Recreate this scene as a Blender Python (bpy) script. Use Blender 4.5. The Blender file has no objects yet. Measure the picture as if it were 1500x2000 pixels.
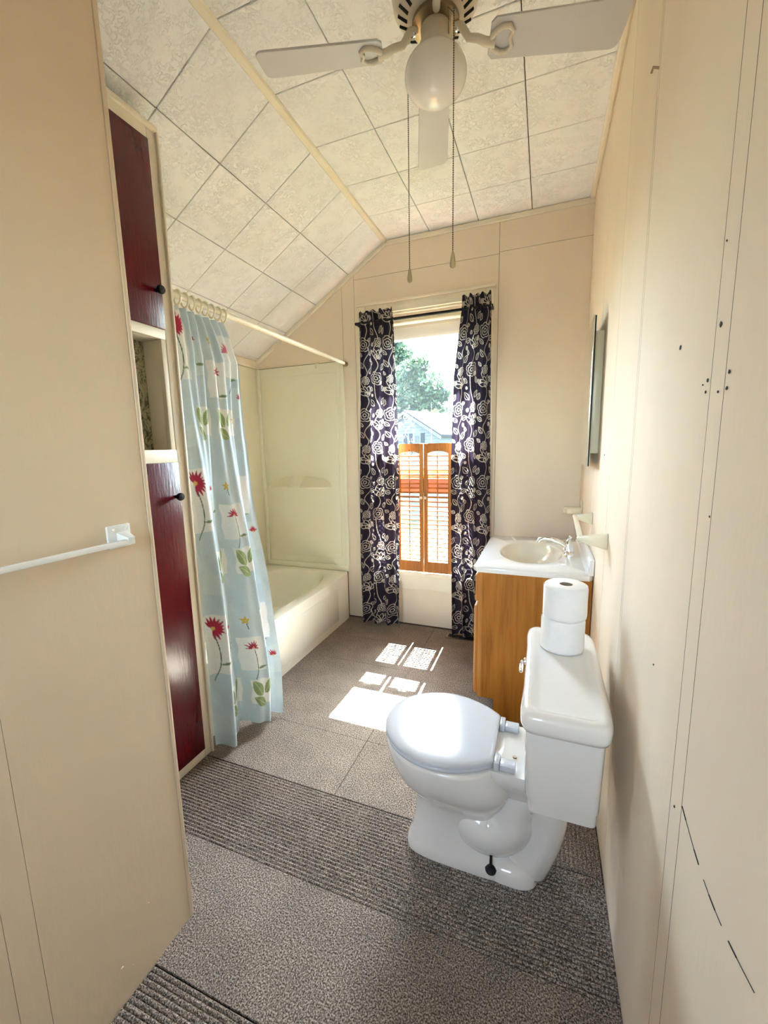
import bpy, bmesh, math, random
import numpy as np
from mathutils import Vector, Matrix

random.seed(7)
rng = np.random.default_rng(7)
sc = bpy.context.scene
COL = sc.collection
R = math.radians

# ------------------------------------------------------------------ camera
cam_d = bpy.data.cameras.new('camera')
cam = bpy.data.objects.new('camera', cam_d)
COL.objects.link(cam)
cam_d.sensor_fit = 'HORIZONTAL'
cam_d.sensor_width = 36.0
cam_d.lens = 36.0 * 807.2 / 1500.0
cam_d.clip_start = 0.02
cam_d.clip_end = 2000
_yaw, _pit, _rol = 0.370283, -0.151972, -0.019834
_f = Vector((-math.sin(_yaw) * math.cos(_pit), math.cos(_yaw) * math.cos(_pit), math.sin(_pit)))
_r = Vector((math.cos(_yaw), math.sin(_yaw), 0))
_u = _r.cross(_f)
_r2 = math.cos(_rol) * _r + math.sin(_rol) * _u
_u2 = -math.sin(_rol) * _r + math.cos(_rol) * _u
cam.matrix_world = Matrix((( _r2.x, _u2.x, -_f.x, 0), (_r2.y, _u2.y, -_f.y, 0), (_r2.z, _u2.z, -_f.z, 1.3), (0, 0, 0, 1)))
sc.camera = cam

# ------------------------------------------------------------------ light
SUN_DIR = Vector((0.0, -1.0, -1.494)).normalized()
world = bpy.data.worlds.new('sky')
sc.world = world
world.use_nodes = True
wn = world.node_tree
for n in list(wn.nodes):
    wn.nodes.remove(n)
sky = wn.nodes.new('ShaderNodeTexSky')
sky.sky_type = 'NISHITA'
sky.sun_disc = False
sky.sun_elevation = R(56)
sky.sun_rotation = R(0)
sky.dust_density = 2.0
bg = wn.nodes.new('ShaderNodeBackground')
bg.inputs['Strength'].default_value = 1.1
wo = wn.nodes.new('ShaderNodeOutputWorld')
hs = wn.nodes.new('ShaderNodeHueSaturation')
hs.inputs['Saturation'].default_value = 0.6
wn.links.new(sky.outputs[0], hs.inputs['Color'])
wn.links.new(hs.outputs[0], bg.inputs[0])
wn.links.new(bg.outputs[0], wo.inputs[0])

sun_d = bpy.data.lights.new('sun', 'SUN')
sun_d.energy = 54.0
sun_d.angle = R(0.55)
sun_d.color = (1.0, 0.975, 0.93)
sun = bpy.data.objects.new('sun', sun_d)
COL.objects.link(sun)
sun.location = (0, 12, 18)
sun.rotation_euler = (-SUN_DIR).to_track_quat('Z', 'Y').to_euler()

def portal(name, loc, rot, sx, sy):
    d = bpy.data.lights.new(name, 'AREA')
    d.shape = 'RECTANGLE'
    d.size, d.size_y = sx, sy
    d.cycles.is_portal = True
    o = bpy.data.objects.new(name, d)
    COL.objects.link(o)
    o.location = loc
    o.rotation_euler = rot
portal('sky_portal', (-0.785, 2.985, 1.26), (R(-90), 0, 0), 0.9, 1.8)
portal('sky_portal', (-0.33, -1.66, 1.71), (R(90), 0, 0), 0.66, 0.82)

vs = sc.view_settings
vs.view_transform = 'Standard'
vs.look = 'None'
vs.gamma = 1.0
vs.use_curve_mapping = False
vs.exposure = 3.4
sc.cycles.diffuse_bounces = 8
sc.cycles.max_bounces = 14
sc.cycles.transparent_max_bounces = 16

# ------------------------------------------------------------------ helpers
class MB:
    def __init__(s):
        s.v = []; s.f = []
    def add(s, vs_, fs_):
        b = len(s.v)
        s.v += [tuple(p) for p in vs_]
        s.f += [tuple(i + b for i in f) for f in fs_]
        return s
    def box(s, a, b):
        x0, y0, z0 = a; x1, y1, z1 = b
        return s.add([(x0, y0, z0), (x1, y0, z0), (x1, y1, z0), (x0, y1, z0), (x0, y0, z1), (x1, y0, z1), (x1, y1, z1), (x0, y1, z1)],
                     [(0, 3, 2, 1), (4, 5, 6, 7), (0, 1, 5, 4), (1, 2, 6, 5), (2, 3, 7, 6), (3, 0, 4, 7)])
    def loft(s, rings, cap0=True, cap1=True, closed=True):
        n = len(rings[0]); vs_ = [p for r in rings for p in r]; fs_ = []
        for i in range(len(rings) - 1):
            for j in range(n if closed else n - 1):
                k = (j + 1) % n
                fs_.append((i * n + j, i * n + k, (i + 1) * n + k, (i + 1) * n + j))
        if cap0: fs_.append(tuple(range(n - 1, -1, -1)))
        if cap1: fs_.append(tuple((len(rings) - 1) * n + j for j in range(n)))
        return s.add(vs_, fs_)
    def tube(s, pts, rad, n=12, caps=True):
        pts = [Vector(p) for p in pts]
        if not hasattr(rad, '__len__'): rad = [rad] * len(pts)
        rings = []; ref = None
        for i, p in enumerate(pts):
            t = (pts[min(i + 1, len(pts) - 1)] - pts[max(i - 1, 0)]).normalized()
            if ref is None:
                ref = Vector((0, 0, 1)) if abs(t.z) < .9 else Vector((1, 0, 0))
            a = (ref - t * ref.dot(t)).normalized(); b = t.cross(a); ref = a
            rings.append([p + (a * math.cos(2 * math.pi * k / n) + b * math.sin(2 * math.pi * k / n)) * rad[i] for k in range(n)])
        return s.loft(rings, caps, caps)
    def lathe(s, prof, c=(0, 0, 0), n=32, axis='z'):
        rings = []
        for r, h in prof:
            ring = []
            for k in range(n):
                a = 2 * math.pi * k / n
                x, y = r * math.cos(a), r * math.sin(a)
                q = (x, y, h) if axis == 'z' else ((h, x, y) if axis == 'x' else (y, h, x))
                ring.append((c[0] + q[0], c[1] + q[1], c[2] + q[2]))
            rings.append(ring)
        return s.loft(rings, prof[0][0] > 1e-6, prof[-1][0] > 1e-6)
    def prism(s, outline, z0, z1):
        return s.loft([[(x, y, z0) for x, y in outline], [(x, y, z1) for x, y in outline]])

def make_mesh(name, mb, bevel=0.0, seg=2, smooth=True, ang=38, off=(0, 0, 0)):
    me = bpy.data.meshes.new(name)
    v = np.array(mb.v, float) - np.array(off, float)
    me.from_pydata([tuple(p) for p in v], [], mb.f)
    bm = bmesh.new(); bm.from_mesh(me)
    bmesh.ops.remove_doubles(bm, verts=bm.verts, dist=1e-6)
    bmesh.ops.recalc_face_normals(bm, faces=bm.faces)
    if bevel > 0:
        es = [e for e in bm.edges if len(e.link_faces) == 2 and e.calc_face_angle(0) > R(30)]
        bmesh.ops.bevel(bm, geom=es, offset=bevel, offset_type='OFFSET', segments=seg, profile=0.5, affect='EDGES', clamp_overlap=True)
    bm.to_mesh(me); bm.free()
    if smooth:
        me.polygons.foreach_set('use_smooth', [True] * len(me.polygons))
        me.set_sharp_from_angle(angle=R(ang))
    return me

ORG = {}
def link(name, me, mat, parent=None, loc=(0, 0, 0)):
    o = bpy.data.objects.new(name, me)
    COL.objects.link(o)
    if mat is not None and not me.materials:
        me.materials.append(mat)
    o.location = loc
    if parent is not None:
        o.parent = parent
    return o

def tag(o, label=None, cat=None, group=None, kind=None):
    if label: o['label'] = label
    if cat: o['category'] = cat
    if group: o['group'] = group
    if kind: o['kind'] = kind
    return o

def thing(name, loc, label, cat, group=None):
    o = bpy.data.objects.new(name, None)
    o.empty_display_size = 0.05
    COL.objects.link(o)
    o.location = loc
    ORG[o.name] = tuple(loc)
    return tag(o, label, cat, group)

def part(name, mb, mat, parent, **kw):
    """mesh given in world coordinates, made a child of parent (whose origin is known)"""
    org = ORG[parent.name]
    me = make_mesh(name, mb, off=org, **kw)
    o = link(name, me, mat, parent)
    ORG[o.name] = org
    return o

def solo(name, mb, mat, label=None, cat=None, group=None, kind=None, **kw):
    v = np.array(mb.v)
    base = ((v[:, 0].min() + v[:, 0].max()) / 2, (v[:, 1].min() + v[:, 1].max()) / 2, v[:, 2].min())
    me = make_mesh(name, mb, off=base, **kw)
    o = link(name, me, mat, None, base)
    ORG[o.name] = base
    return tag(o, label, cat, group, kind)

def struct(name, mb, mat, **kw):
    return solo(name, mb, mat, kind='structure', **kw)

def piece(name, me, mat, parent, loc):
    """shared mesh data, placed at a world position under parent"""
    g = ORG[parent.name]
    o = link(name, me, mat, parent, (loc[0] - g[0], loc[1] - g[1], loc[2] - g[2]))
    ORG[o.name] = tuple(loc)
    return o

# ------------------------------------------------------------------ materials
def nodes(name):
    m = bpy.data.materials.new(name); m.use_nodes = True
    nt = m.node_tree; b = nt.nodes['Principled BSDF']
    return m, nt, b

def N(nt, t, **kw):
    n = nt.nodes.new(t)
    for k, v in kw.items():
        if k in n.inputs: n.inputs[k].default_value = v
        else: setattr(n, k, v)
    return n

def ramp(nt, fac, stops):
    r = nt.nodes.new('ShaderNodeValToRGB')
    el = r.color_ramp.elements
    while len(el) < len(stops): el.new(0.5)
    for e, (p, c) in zip(el, stops):
        e.position = p; e.color = (*c, 1) if len(c) == 3 else c
    nt.links.new(fac, r.inputs[0])
    return r

def simple(name, col, rough=0.5, var=0.06, scale=6, bump=0.0, bscale=200, metal=0.0, spec=0.5, coat=0.0, stretch=(1, 1, 1), bdist=0.002):
    m, nt, b = nodes(name)
    tc = N(nt, 'ShaderNodeTexCoord')
    mp = N(nt, 'ShaderNodeMapping'); mp.inputs['Scale'].default_value = stretch
    nt.links.new(tc.outputs['Object'], mp.inputs[0])
    nz = N(nt, 'ShaderNodeTexNoise', Scale=scale, Detail=4.0)
    nt.links.new(mp.outputs[0], nz.inputs['Vector'])
    lo = tuple(max(0, c * (1 - var)) for c in col); hi = tuple(min(1, c * (1 + var)) for c in col)
    rp = ramp(nt, nz.outputs['Fac'], [(0.3, lo), (0.7, hi)])
    nt.links.new(rp.outputs[0], b.inputs['Base Color'])
    b.inputs['Roughness'].default_value = rough
    b.inputs['Metallic'].default_value = metal
    b.inputs['Specular IOR Level'].default_value = spec
    b.inputs['Coat Weight'].default_value = coat
    if bump > 0:
        n2 = N(nt, 'ShaderNodeTexNoise', Scale=bscale, Detail=3.0)
        nt.links.new(mp.outputs[0], n2.inputs['Vector'])
        bp = N(nt, 'ShaderNodeBump', Strength=bump, Distance=bdist)
        nt.links.new(n2.outputs['Fac'], bp.inputs['Height'])
        nt.links.new(bp.outputs[0], b.inputs['Normal'])
    return m

WALLC = (0.775, 0.665, 0.53)
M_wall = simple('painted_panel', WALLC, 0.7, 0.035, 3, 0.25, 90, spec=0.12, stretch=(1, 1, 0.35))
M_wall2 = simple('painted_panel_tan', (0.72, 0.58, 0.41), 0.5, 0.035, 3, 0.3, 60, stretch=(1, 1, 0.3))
M_groove = simple('panel_groove', (0.07, 0.05, 0.035), 0.9, 0.2, 20)
M_trim = simple('painted_trim', (0.78, 0.71, 0.57), 0.4, 0.04, 8, 0.1, 80)
M_white = simple('white_vinyl', (0.80, 0.79, 0.74), 0.35, 0.03, 5)
M_por = simple('vitreous_china', (0.76, 0.73, 0.69), 0.12, 0.015, 4, coat=0.6)
M_seat = simple('seat_plastic', (0.56, 0.575, 0.61), 0.12, 0.01, 4, 0.08, 260, spec=0.5)
M_tub = simple('tub_acrylic', (0.80, 0.79, 0.68), 0.18, 0.015, 4, coat=0.3)
M_sur = simple('surround_panel', (0.79, 0.77, 0.62), 0.3, 0.02, 2, 0.05, 40)
M_marble = simple('cultured_marble', (0.83, 0.825, 0.81), 0.14, 0.015, 5, coat=0.5)
M_basin = simple('basin_bone', (0.80, 0.75, 0.63), 0.16, 0.015, 5, coat=0.5)
M_bone = simple('bone_plastic', (0.76, 0.69, 0.52), 0.3, 0.04, 10)
M_chrome = simple('chrome', (0.85, 0.85, 0.86), 0.09, 0.02, 5, metal=1.0)
M_black = simple('black_metal', (0.012, 0.012, 0.013), 0.45, 0.2, 20, spec=0.2)
M_dark = simple('dark_hole', (0.02, 0.017, 0.015), 0.9, 0.3, 60)
M_paper = simple('tissue_paper', (0.86, 0.845, 0.82), 0.9, 0.02, 40, 0.35, 400)
M_fanw = simple('fan_white', (0.56, 0.55, 0.54), 0.45, 0.02, 6)
M_brass = simple('cream_enamel', (0.66, 0.59, 0.47), 0.3, 0.04, 6, coat=0.3)
M_bronze = simple('aged_brass', (0.33, 0.26, 0.17), 0.3, 0.1, 12, metal=1.0)
M_chain = simple('dark_bead_chain', (0.07, 0.055, 0.04), 0.4, 0.2, 30)
M_pull = simple('wood_pull', (0.42, 0.33, 0.17), 0.5, 0.1, 30)
M_blind = simple('roller_shade', (0.86, 0.79, 0.62), 0.6, 0.03, 5)
M_red = None

def wood(name, c0, c1, c2, rough=0.45, axis='z', sc_=1.0, coat=0.0):
    m, nt, b = nodes(name)
    tc = N(nt, 'ShaderNodeTexCoord')
    mp = N(nt, 'ShaderNodeMapping')
    s = {'z': (14, 14, 0.9), 'x': (0.9, 14, 14), 'y': (14, 0.9, 14)}[axis]
    mp.inputs['Scale'].default_value = tuple(k * sc_ for k in s)
    nt.links.new(tc.outputs['Object'], mp.inputs[0])
    a = N(nt, 'ShaderNodeTexNoise', Scale=1.0, Detail=5.0, Distortion=1.2)
    nt.links.new(mp.outputs[0], a.inputs['Vector'])
    w = N(nt, 'ShaderNodeTexNoise', Scale=9.0, Detail=3.0)
    nt.links.new(mp.outputs[0], w.inputs['Vector'])
    mx = N(nt, 'ShaderNodeMath', operation='MULTIPLY_ADD')
    nt.links.new(w.outputs['Fac'], mx.inputs[0]); mx.inputs[1].default_value = 0.45
    nt.links.new(a.outputs['Fac'], mx.inputs[2])
    rp = ramp(nt, mx.outputs[0], [(0.45, c0), (0.68, c1), (0.95, c2)])
    nt.links.new(rp.outputs[0], b.inputs['Base Color'])
    bp = N(nt, 'ShaderNodeBump', Strength=0.15, Distance=0.001)
    nt.links.new(mx.outputs[0], bp.inputs['Height']); nt.links.new(bp.outputs[0], b.inputs['Normal'])
    b.inputs['Roughness'].default_value = rough
    b.inputs['Coat Weight'].default_value = coat
    b.inputs['Specular IOR Level'].default_value = 0.25
    return m
M_oak = wood('oak_veneer', (0.23, 0.078, 0.009), (0.36, 0.135, 0.018), (0.44, 0.185, 0.032))
M_oakf = wood('oak_solid', (0.29, 0.11, 0.02), (0.43, 0.18, 0.04), (0.50, 0.24, 0.07))
M_pine = wood('shutter_wood', (0.27, 0.085, 0.014), (0.38, 0.135, 0.025), (0.46, 0.19, 0.045))

def mat_red():
    m, nt, b = nodes('red_gloss_paint')
    tc = N(nt, 'ShaderNodeTexCoord'); mp = N(nt, 'ShaderNodeMapping')
    mp.inputs['Scale'].default_value = (1, 30, 4)
    nt.links.new(tc.outputs['Object'], mp.inputs[0])
    n = N(nt, 'ShaderNodeTexNoise', Scale=4.0, Detail=4.0)
    nt.links.new(mp.outputs[0], n.inputs['Vector'])
    rp = ramp(nt, n.outputs['Fac'], [(0.3, (0.072, 0.0012, 0.005)), (0.7, (0.095, 0.0018, 0.0065))])
    nt.links.new(rp.outputs[0], b.inputs['Base Color'])
    bp = N(nt, 'ShaderNodeBump', Strength=0.35, Distance=0.0015)
    nt.links.new(n.outputs['Fac'], bp.inputs['Height']); nt.links.new(bp.outputs[0], b.inputs['Normal'])
    b.inputs['Roughness'].default_value = 0.24; b.inputs['Specular IOR Level'].default_value = 0.32
    return m
M_red = mat_red()

def mat_tile():
    m, nt, b = nodes('stucco_ceiling_tile')
    tc = N(nt, 'ShaderNodeNewGeometry')
    n1 = N(nt, 'ShaderNodeTexNoise', Scale=52.0, Detail=2.0, Distortion=1.2)
    nt.links.new(tc.outputs['Position'], n1.inputs['Vector'])
    # worm-like ridges: thin band of the noise field
    d = N(nt, 'ShaderNodeMath', operation='SUBTRACT'); nt.links.new(n1.outputs['Fac'], d.inputs[0]); d.inputs[1].default_value = 0.5
    ab = N(nt, 'ShaderNodeMath', operation='ABSOLUTE'); nt.links.new(d.outputs[0], ab.inputs[0])
    rp = ramp(nt, ab.outputs[0], [(0.0, (1, 1, 1)), (0.055, (0, 0, 0))])
    n2 = N(nt, 'ShaderNodeTexNoise', Scale=14.0, Detail=2.0)
    nt.links.new(tc.outputs['Position'], n2.inputs['Vector'])
    r2 = ramp(nt, n2.outputs['Fac'], [(0.38, (0.1, 0.1, 0.1)), (0.58, (1, 1, 1))])
    ml = N(nt, 'ShaderNodeMath', operation='MULTIPLY')
    nt.links.new(rp.outputs[0], ml.inputs[0]); nt.links.new(r2.outputs[0], ml.inputs[1])
    bp = N(nt, 'ShaderNodeBump', Strength=0.65, Distance=0.005)
    nt.links.new(ml.outputs[0], bp.inputs['Height']); nt.links.new(bp.outputs[0], b.inputs['Normal'])
    b.inputs['Base Color'].default_value = (0.855, 0.85, 0.845, 1)
    b.inputs['Roughness'].default_value = 0.75
    return m
M_tile = mat_tile()

def mat_carpet(name, dark, mid, light):
    m, nt, b = nodes(name)
    tc = N(nt, 'ShaderNodeNewGeometry')
    n1 = N(nt, 'ShaderNodeTexNoise', Scale=250.0, Detail=3.0, Roughness=0.7)
    n2 = N(nt, 'ShaderNodeTexNoise', Scale=9.0, Detail=3.0)
    for n in (n1, n2): nt.links.new(tc.outputs['Position'], n.inputs['Vector'])
    rp = ramp(nt, n1.outputs['Fac'], [(0.38, dark), (0.5, mid), (0.62, light)])
    r2 = ramp(nt, n2.outputs['Fac'], [(0.3, (0.86, 0.86, 0.86)), (0.7, (1.1, 1.08, 1.06))])
    mx = N(nt, 'ShaderNodeMix', data_type='RGBA', blend_type='MULTIPLY'); mx.inputs[0].default_value = 1.0
    nt.links.new(rp.outputs[0], mx.inputs[6]); nt.links.new(r2.outputs[0], mx.inputs[7])
    nt.links.new(mx.outputs[2], b.inputs['Base Color'])
    bp = N(nt, 'ShaderNodeBump', Strength=0.6, Distance=0.003)
    nt.links.new(n1.outputs['Fac'], bp.inputs['Height']); nt.links.new(bp.outputs[0], b.inputs['Normal'])
    b.inputs['Roughness'].default_value = 0.95
    b.inputs['Specular IOR Level'].default_value = 0.1
    return m
M_carpet = mat_carpet('grey_brown_carpet', (0.042, 0.032, 0.026), (0.195, 0.16, 0.136), (0.50, 0.43, 0.37))

def mat_glass():
    m, nt, b = nodes('window_glass')
    nt.nodes.remove(b)
    out = nt.nodes['Material Output']
    tr = N(nt, 'ShaderNodeBsdfTransparent'); tr.inputs[0].default_value = (0.90, 0.97, 0.98, 1)
    gl = N(nt, 'ShaderNodeBsdfGlossy', Roughness=0.02)
    lw = N(nt, 'ShaderNodeLayerWeight', Blend=0.5)
    pw = N(nt, 'ShaderNodeMath', operation='POWER'); nt.links.new(lw.outputs['Facing'], pw.inputs[0]); pw.inputs[1].default_value = 4.5
    fr = N(nt, 'ShaderNodeMath', operation='MULTIPLY_ADD'); nt.links.new(pw.outputs[0], fr.inputs[0]); fr.inputs[1].default_value = 0.5; fr.inputs[2].default_value = 0.03
    mx = N(nt, 'ShaderNodeMixShader')
    nt.links.new(fr.outputs[0], mx.inputs[0]); nt.links.new(tr.outputs[0], mx.inputs[1]); nt.links.new(gl.outputs[0], mx.inputs[2])
    # faint bluish translucent mix imitates a hazy glow over the outside view
    tl = N(nt, 'ShaderNodeBsdfTranslucent'); tl.inputs[0].default_value = (0.75, 0.9, 1.0, 1)
    m2 = N(nt, 'ShaderNodeMixShader'); m2.inputs[0].default_value = 0.0012
    nt.links.new(mx.outputs[0], m2.inputs[1]); nt.links.new(tl.outputs[0], m2.inputs[2])
    nt.links.new(m2.outputs[0], out.inputs[0])
    return m
M_glass = mat_glass()

def mat_mirror():
    m, nt, b = nodes('mirror_glass')
    b.inputs['Base Color'].default_value = (0.86, 0.88, 0.87, 1); b.inputs['Metallic'].default_value = 1; b.inputs['Roughness'].default_value = 0.02
    return m
M_mirror = mat_mirror()

def mat_globe():
    m, nt, b = nodes('opal_glass')
    b.inputs['Base Color'].default_value = (0.80, 0.76, 0.70, 1); b.inputs['Roughness'].default_value = 0.2
    b.inputs['Specular IOR Level'].default_value = 0.4
    return m
M_globe = mat_globe()

def mat_print(name, translucent, rough=0.85):
    m, nt, b = nodes(name)
    at = N(nt, 'ShaderNodeAttribute', attribute_name='print')
    nz = N(nt, 'ShaderNodeTexNoise', Scale=320.0, Detail=1.0)
    tc = N(nt, 'ShaderNodeTexCoord'); nt.links.new(tc.outputs['Object'], nz.inputs['Vector'])
    rp = ramp(nt, nz.outputs['Fac'], [(0.3, (0.92, 0.92, 0.92)), (0.7, (1.05, 1.05, 1.05))])
    mx = N(nt, 'ShaderNodeMix', data_type='RGBA', blend_type='MULTIPLY'); mx.inputs[0].default_value = 1.0
    nt.links.new(at.outputs['Color'], mx.inputs[6]); nt.links.new(rp.outputs[0], mx.inputs[7])
    nt.links.new(mx.outputs[2], b.inputs['Base Color'])
    b.inputs['Roughness'].default_value = rough; b.inputs['Specular IOR Level'].default_value = 0.2
    tl = N(nt, 'ShaderNodeBsdfTranslucent'); nt.links.new(mx.outputs[2], tl.inputs[0])
    ms = N(nt, 'ShaderNodeMixShader'); ms.inputs[0].default_value = translucent
    nt.links.new(b.outputs[0], ms.inputs[1]); nt.links.new(tl.outputs[0], ms.inputs[2])
    nt.links.new(ms.outputs[0], nt.nodes['Material Output'].inputs[0])
    return m
M_drape = mat_print('printed_drape_fabric', 0.13)
M_shower = mat_print('printed_shower_fabric', 0.35, 0.6)

# ------------------------------------------------------------------ dimensions
XR, XL, YB, YN, ZC = 0.213, -0.89, 2.81, -1.6, 2.67
XT, ZT = -2.142, 2.0                       # foot of the sloped ceiling above the tub
XRIDGE = -1.035
XA = -1.38                                 # tub apron / end of surround
slope_len = math.hypot(XRIDGE - XT, ZC - ZT)
sdx, sdz = (XT - XRIDGE) / slope_len, (ZT - ZC) / slope_len
def slope_z(x): return ZC + (x - XRIDGE) * (ZC - ZT) / (XRIDGE - XT)

# ------------------------------------------------------------------ floor
fl = struct('floor', MB().box((XT - .15, YN - .15, -0.12), (XR + .15, YB + .15, -0.008)), M_groove)
TP = 0.3125
ylines = [1.535 + k * TP for k in range(-10, 5)]
def plain_tile(w, d):
    return make_mesh('carpet_tile', MB().box((0, 0, -0.008), (w, d, 0.0)), smooth=False)
def ribbed_tile(w, d, along='x', pitch=0.0126):
    mb = MB(); n = max(1, int(round((d if along == 'x' else w) / pitch)))
    p = (d if along == 'x' else w) / n
    prof = []
    for i in range(n):
        s = i * p
        prof += [(s + p * .03, -0.0046), (s + p * .22, -0.0008), (s + p * .5, 0.0006), (s + p * .74, -0.0008), (s + p * .92, -0.0046)]
    prof = [(0, -0.008)] + prof + [(p * n, -0.008)]
    if along == 'x':
        a = [(0, y, z) for y, z in prof]; b = [(w, y, z) for y, z in prof]
    else:
        a = [(x, 0, z) for x, z in prof]; b = [(x, d, z) for x, z in prof]
    mb.loft([a, b])
    return make_mesh('carpet_tile', mb, smooth=True, ang=60)
_tc = {}
def carpet(x0, x1, y0, y1, kind):
    g = 0.0011
    key = (round(x1 - x0, 4), round(y1 - y0, 4), kind)
    if key not in _tc:
        w, d = x1 - x0 - 2 * g, y1 - y0 - 2 * g
        _tc[key] = plain_tile(w, d) if kind == 'p' else ribbed_tile(w, d, 'x' if kind == 'r' else 'y')
    piece('carpet_tile', _tc[key], M_carpet, fl, (x0 + g, y0 + g, 0))
for i in range(len(ylines) - 1):
    y0, y1 = ylines[i], ylines[i + 1]
    y1 = min(y1, YB)
    if y0 >= YB - .01: continue
    y0 = max(y0, YN)
    k = round((y0 - 1.535) / TP)
    xl = -1.40 if y1 > .73 else XL
    xe = -0.06
    kinds = {-1: 'p', -2: 'r', -3: 'p', -4: 'r'}
    main = kinds.get(k, 'p' if k >= 0 else ('r' if k % 2 == 0 else 'p'))
    right = {-1: 'c', -2: 'r', -3: 'c', -4: 'c'}.get(k, 'p' if k >= 0 else 'r')
    xm = -0.70
    if y1 < .73:
        carpet(XL, XR, y0, y1, main)
    elif k == -2:
        carpet(xl, XR, y0, y1, main)
    elif k == -3:
        carpet(xl, XR, y0, y1, 'p')
    else:
        carpet(xl, xm, y0, y1, main); carpet(xm, xe, y0, y1, main); carpet(xe, XR, y0, y1, right)

# ------------------------------------------------------------------ walls
def wall_piece(name, a, b, mat, parent, bevel=0.0):
    part(name, MB().box(a, b), mat, parent, bevel=bevel, seg=1, smooth=False)

wr = struct('wall_right', MB().box((XR + .0003, YN - .15, -.02), (XR + .15, YB + .15, ZC + .1)), M_groove)
gy = [YN, -1.1, -0.62, -0.575, -0.1, 0.26, 0.673, 0.7235, 1.238, 1.2555, 1.632, 2.13, 2.62, YB]
for a, b in zip(gy[:-1], gy[1:]):
    g = 0.0014
    wall_piece('panel', (XR, a + g, -.005), (XR + .012, b - g, ZC), M_wall, wr)
# old screw holes, anchors and a scratch
def hole(y, z, r, n=9, sx=1.0):
    mb = MB(); pr = []
    for k in range(n):
        a = 2 * math.pi * k / n; q = r * random.uniform(.7, 1.15)
        pr.append((XR - .0016, y + sx * q * math.cos(a), z + q * math.sin(a)))
    mb.loft([pr, [(XR - .0004, p[1] + .0004, p[2]) for p in pr]])
    part('screw_hole', mb, M_dark, wr, smooth=False)
for y, z, r in [(.703, 1.4545, .0042), (.884, 1.463, .0042), (.658, 1.3865, .0028), (.661, 1.367, .0028), (.733, 1.387, .0028), (.737, 1.371, .0022), (.752, 1.383, .0014),
                (.690, 1.366, .0018), (2.02, 1.555, .004), (1.78, 1.26, .003), (.884, .875, .0018), (.711, 1.56, .0015), (.70, .73, .002), (.675, 1.20, .0016)]:
    hole(y, z, r)
part('bent_nail', MB().tube([(XR, 1.25, 2.150), (XR - .012, 1.252, 2.156), (XR - .013, 1.262, 2.153)], .0028, 8), M_bronze, wr)
mb = MB()
sp = []
for i in range(13):
    t = i / 12
    sp.append((XR - .0007, .669 - .232 * t, .759 + .003 * t - .022 * math.sin(t * math.pi)))
for i in range(12):
    if i in (4, 8): continue
    mb.tube([sp[i], sp[i + 1]], .0005 if i % 3 else .0009, 5)
part('scratch', mb, M_dark, wr, smooth=False)

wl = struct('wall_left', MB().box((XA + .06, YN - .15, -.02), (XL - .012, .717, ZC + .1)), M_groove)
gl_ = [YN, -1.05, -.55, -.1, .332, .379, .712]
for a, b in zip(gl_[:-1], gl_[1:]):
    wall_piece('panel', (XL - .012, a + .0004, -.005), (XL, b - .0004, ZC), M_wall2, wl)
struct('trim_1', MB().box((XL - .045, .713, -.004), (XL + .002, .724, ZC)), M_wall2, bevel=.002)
# nail pops on the left wall
for y, z, r in ((.52, .095, .004), (.60, .18, .0028), (.545, .07, .0015)):
    part('nail_pop', MB().lathe([(r, -.0003), (r * .8, .0012), (0.0, .002)], (XL, y, z), 12, 'x'), M_wall2, wl)

# back wall: masonry behind, thin boards in front, window hole
WX0, WX1, WZ0, WZ1 = -1.195, -0.375, 0.405, 2.215
wb = struct('wall_back', MB().box((XT - .15, YB + .003, -.1), (WX0, YB + .15, ZC + .1)).box((WX1, YB + .003, -.1), (XR + .15, YB + .15, ZC + .1))
            .box((WX0, YB + .003, -.1), (WX1, YB + .15, WZ0)).box((WX0, YB + .003, WZ1), (WX1, YB + .15, ZC + .1)), M_groove)
def bpanel(outline):
    mb = MB().loft([[(x, YB, z) for x, z in outline], [(x, YB + .012, z) for x, z in outline]])
    part('panel', mb, M_wall, wb, smooth=False)
g = .0012
bpanel([(XT, 1.935), (XA - g, 1.935), (XA - g, slope_z(XA)), (XT, ZT)])
bpanel([(XA - .02, 0), (-1.284 - g, 0), (-1.284 - g, slope_z(-1.284)), (XA + g, slope_z(XA)), (XA + g, 1.93), (XA - .02, 1.93)])
bpanel([(-1.284 + g, 2.462 + g), (-.302 - g, 2.462 + g), (-.302 - g, ZC), (XRIDGE, ZC), (-1.284 + g, slope_z(-1.284))])
bpanel([(-.302 + g, 2.472 + g), (XR, 2.472 + g), (XR, ZC), (-.302 + g, ZC)])
bpanel([(-.302 + g, 0), (XR, 0), (XR, 2.472 - g), (-.302 + g, 2.472 - g)])
bpanel([(-1.284 + g, 0), (WX0, 0), (WX0, 2.462 - g), (-1.284 + g, 2.462 - g)])
bpanel([(WX1, 0), (-.302 - g, 0), (-.302 - g, 2.462 - g), (WX1, 2.462 - g)])
bpanel([(WX0, 0), (WX1, 0), (WX1, WZ0), (WX0, WZ0)])
bpanel([(WX0, WZ1), (WX1, WZ1), (WX1, 2.462 - g), (WX0, 2.462 - g)])

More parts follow.
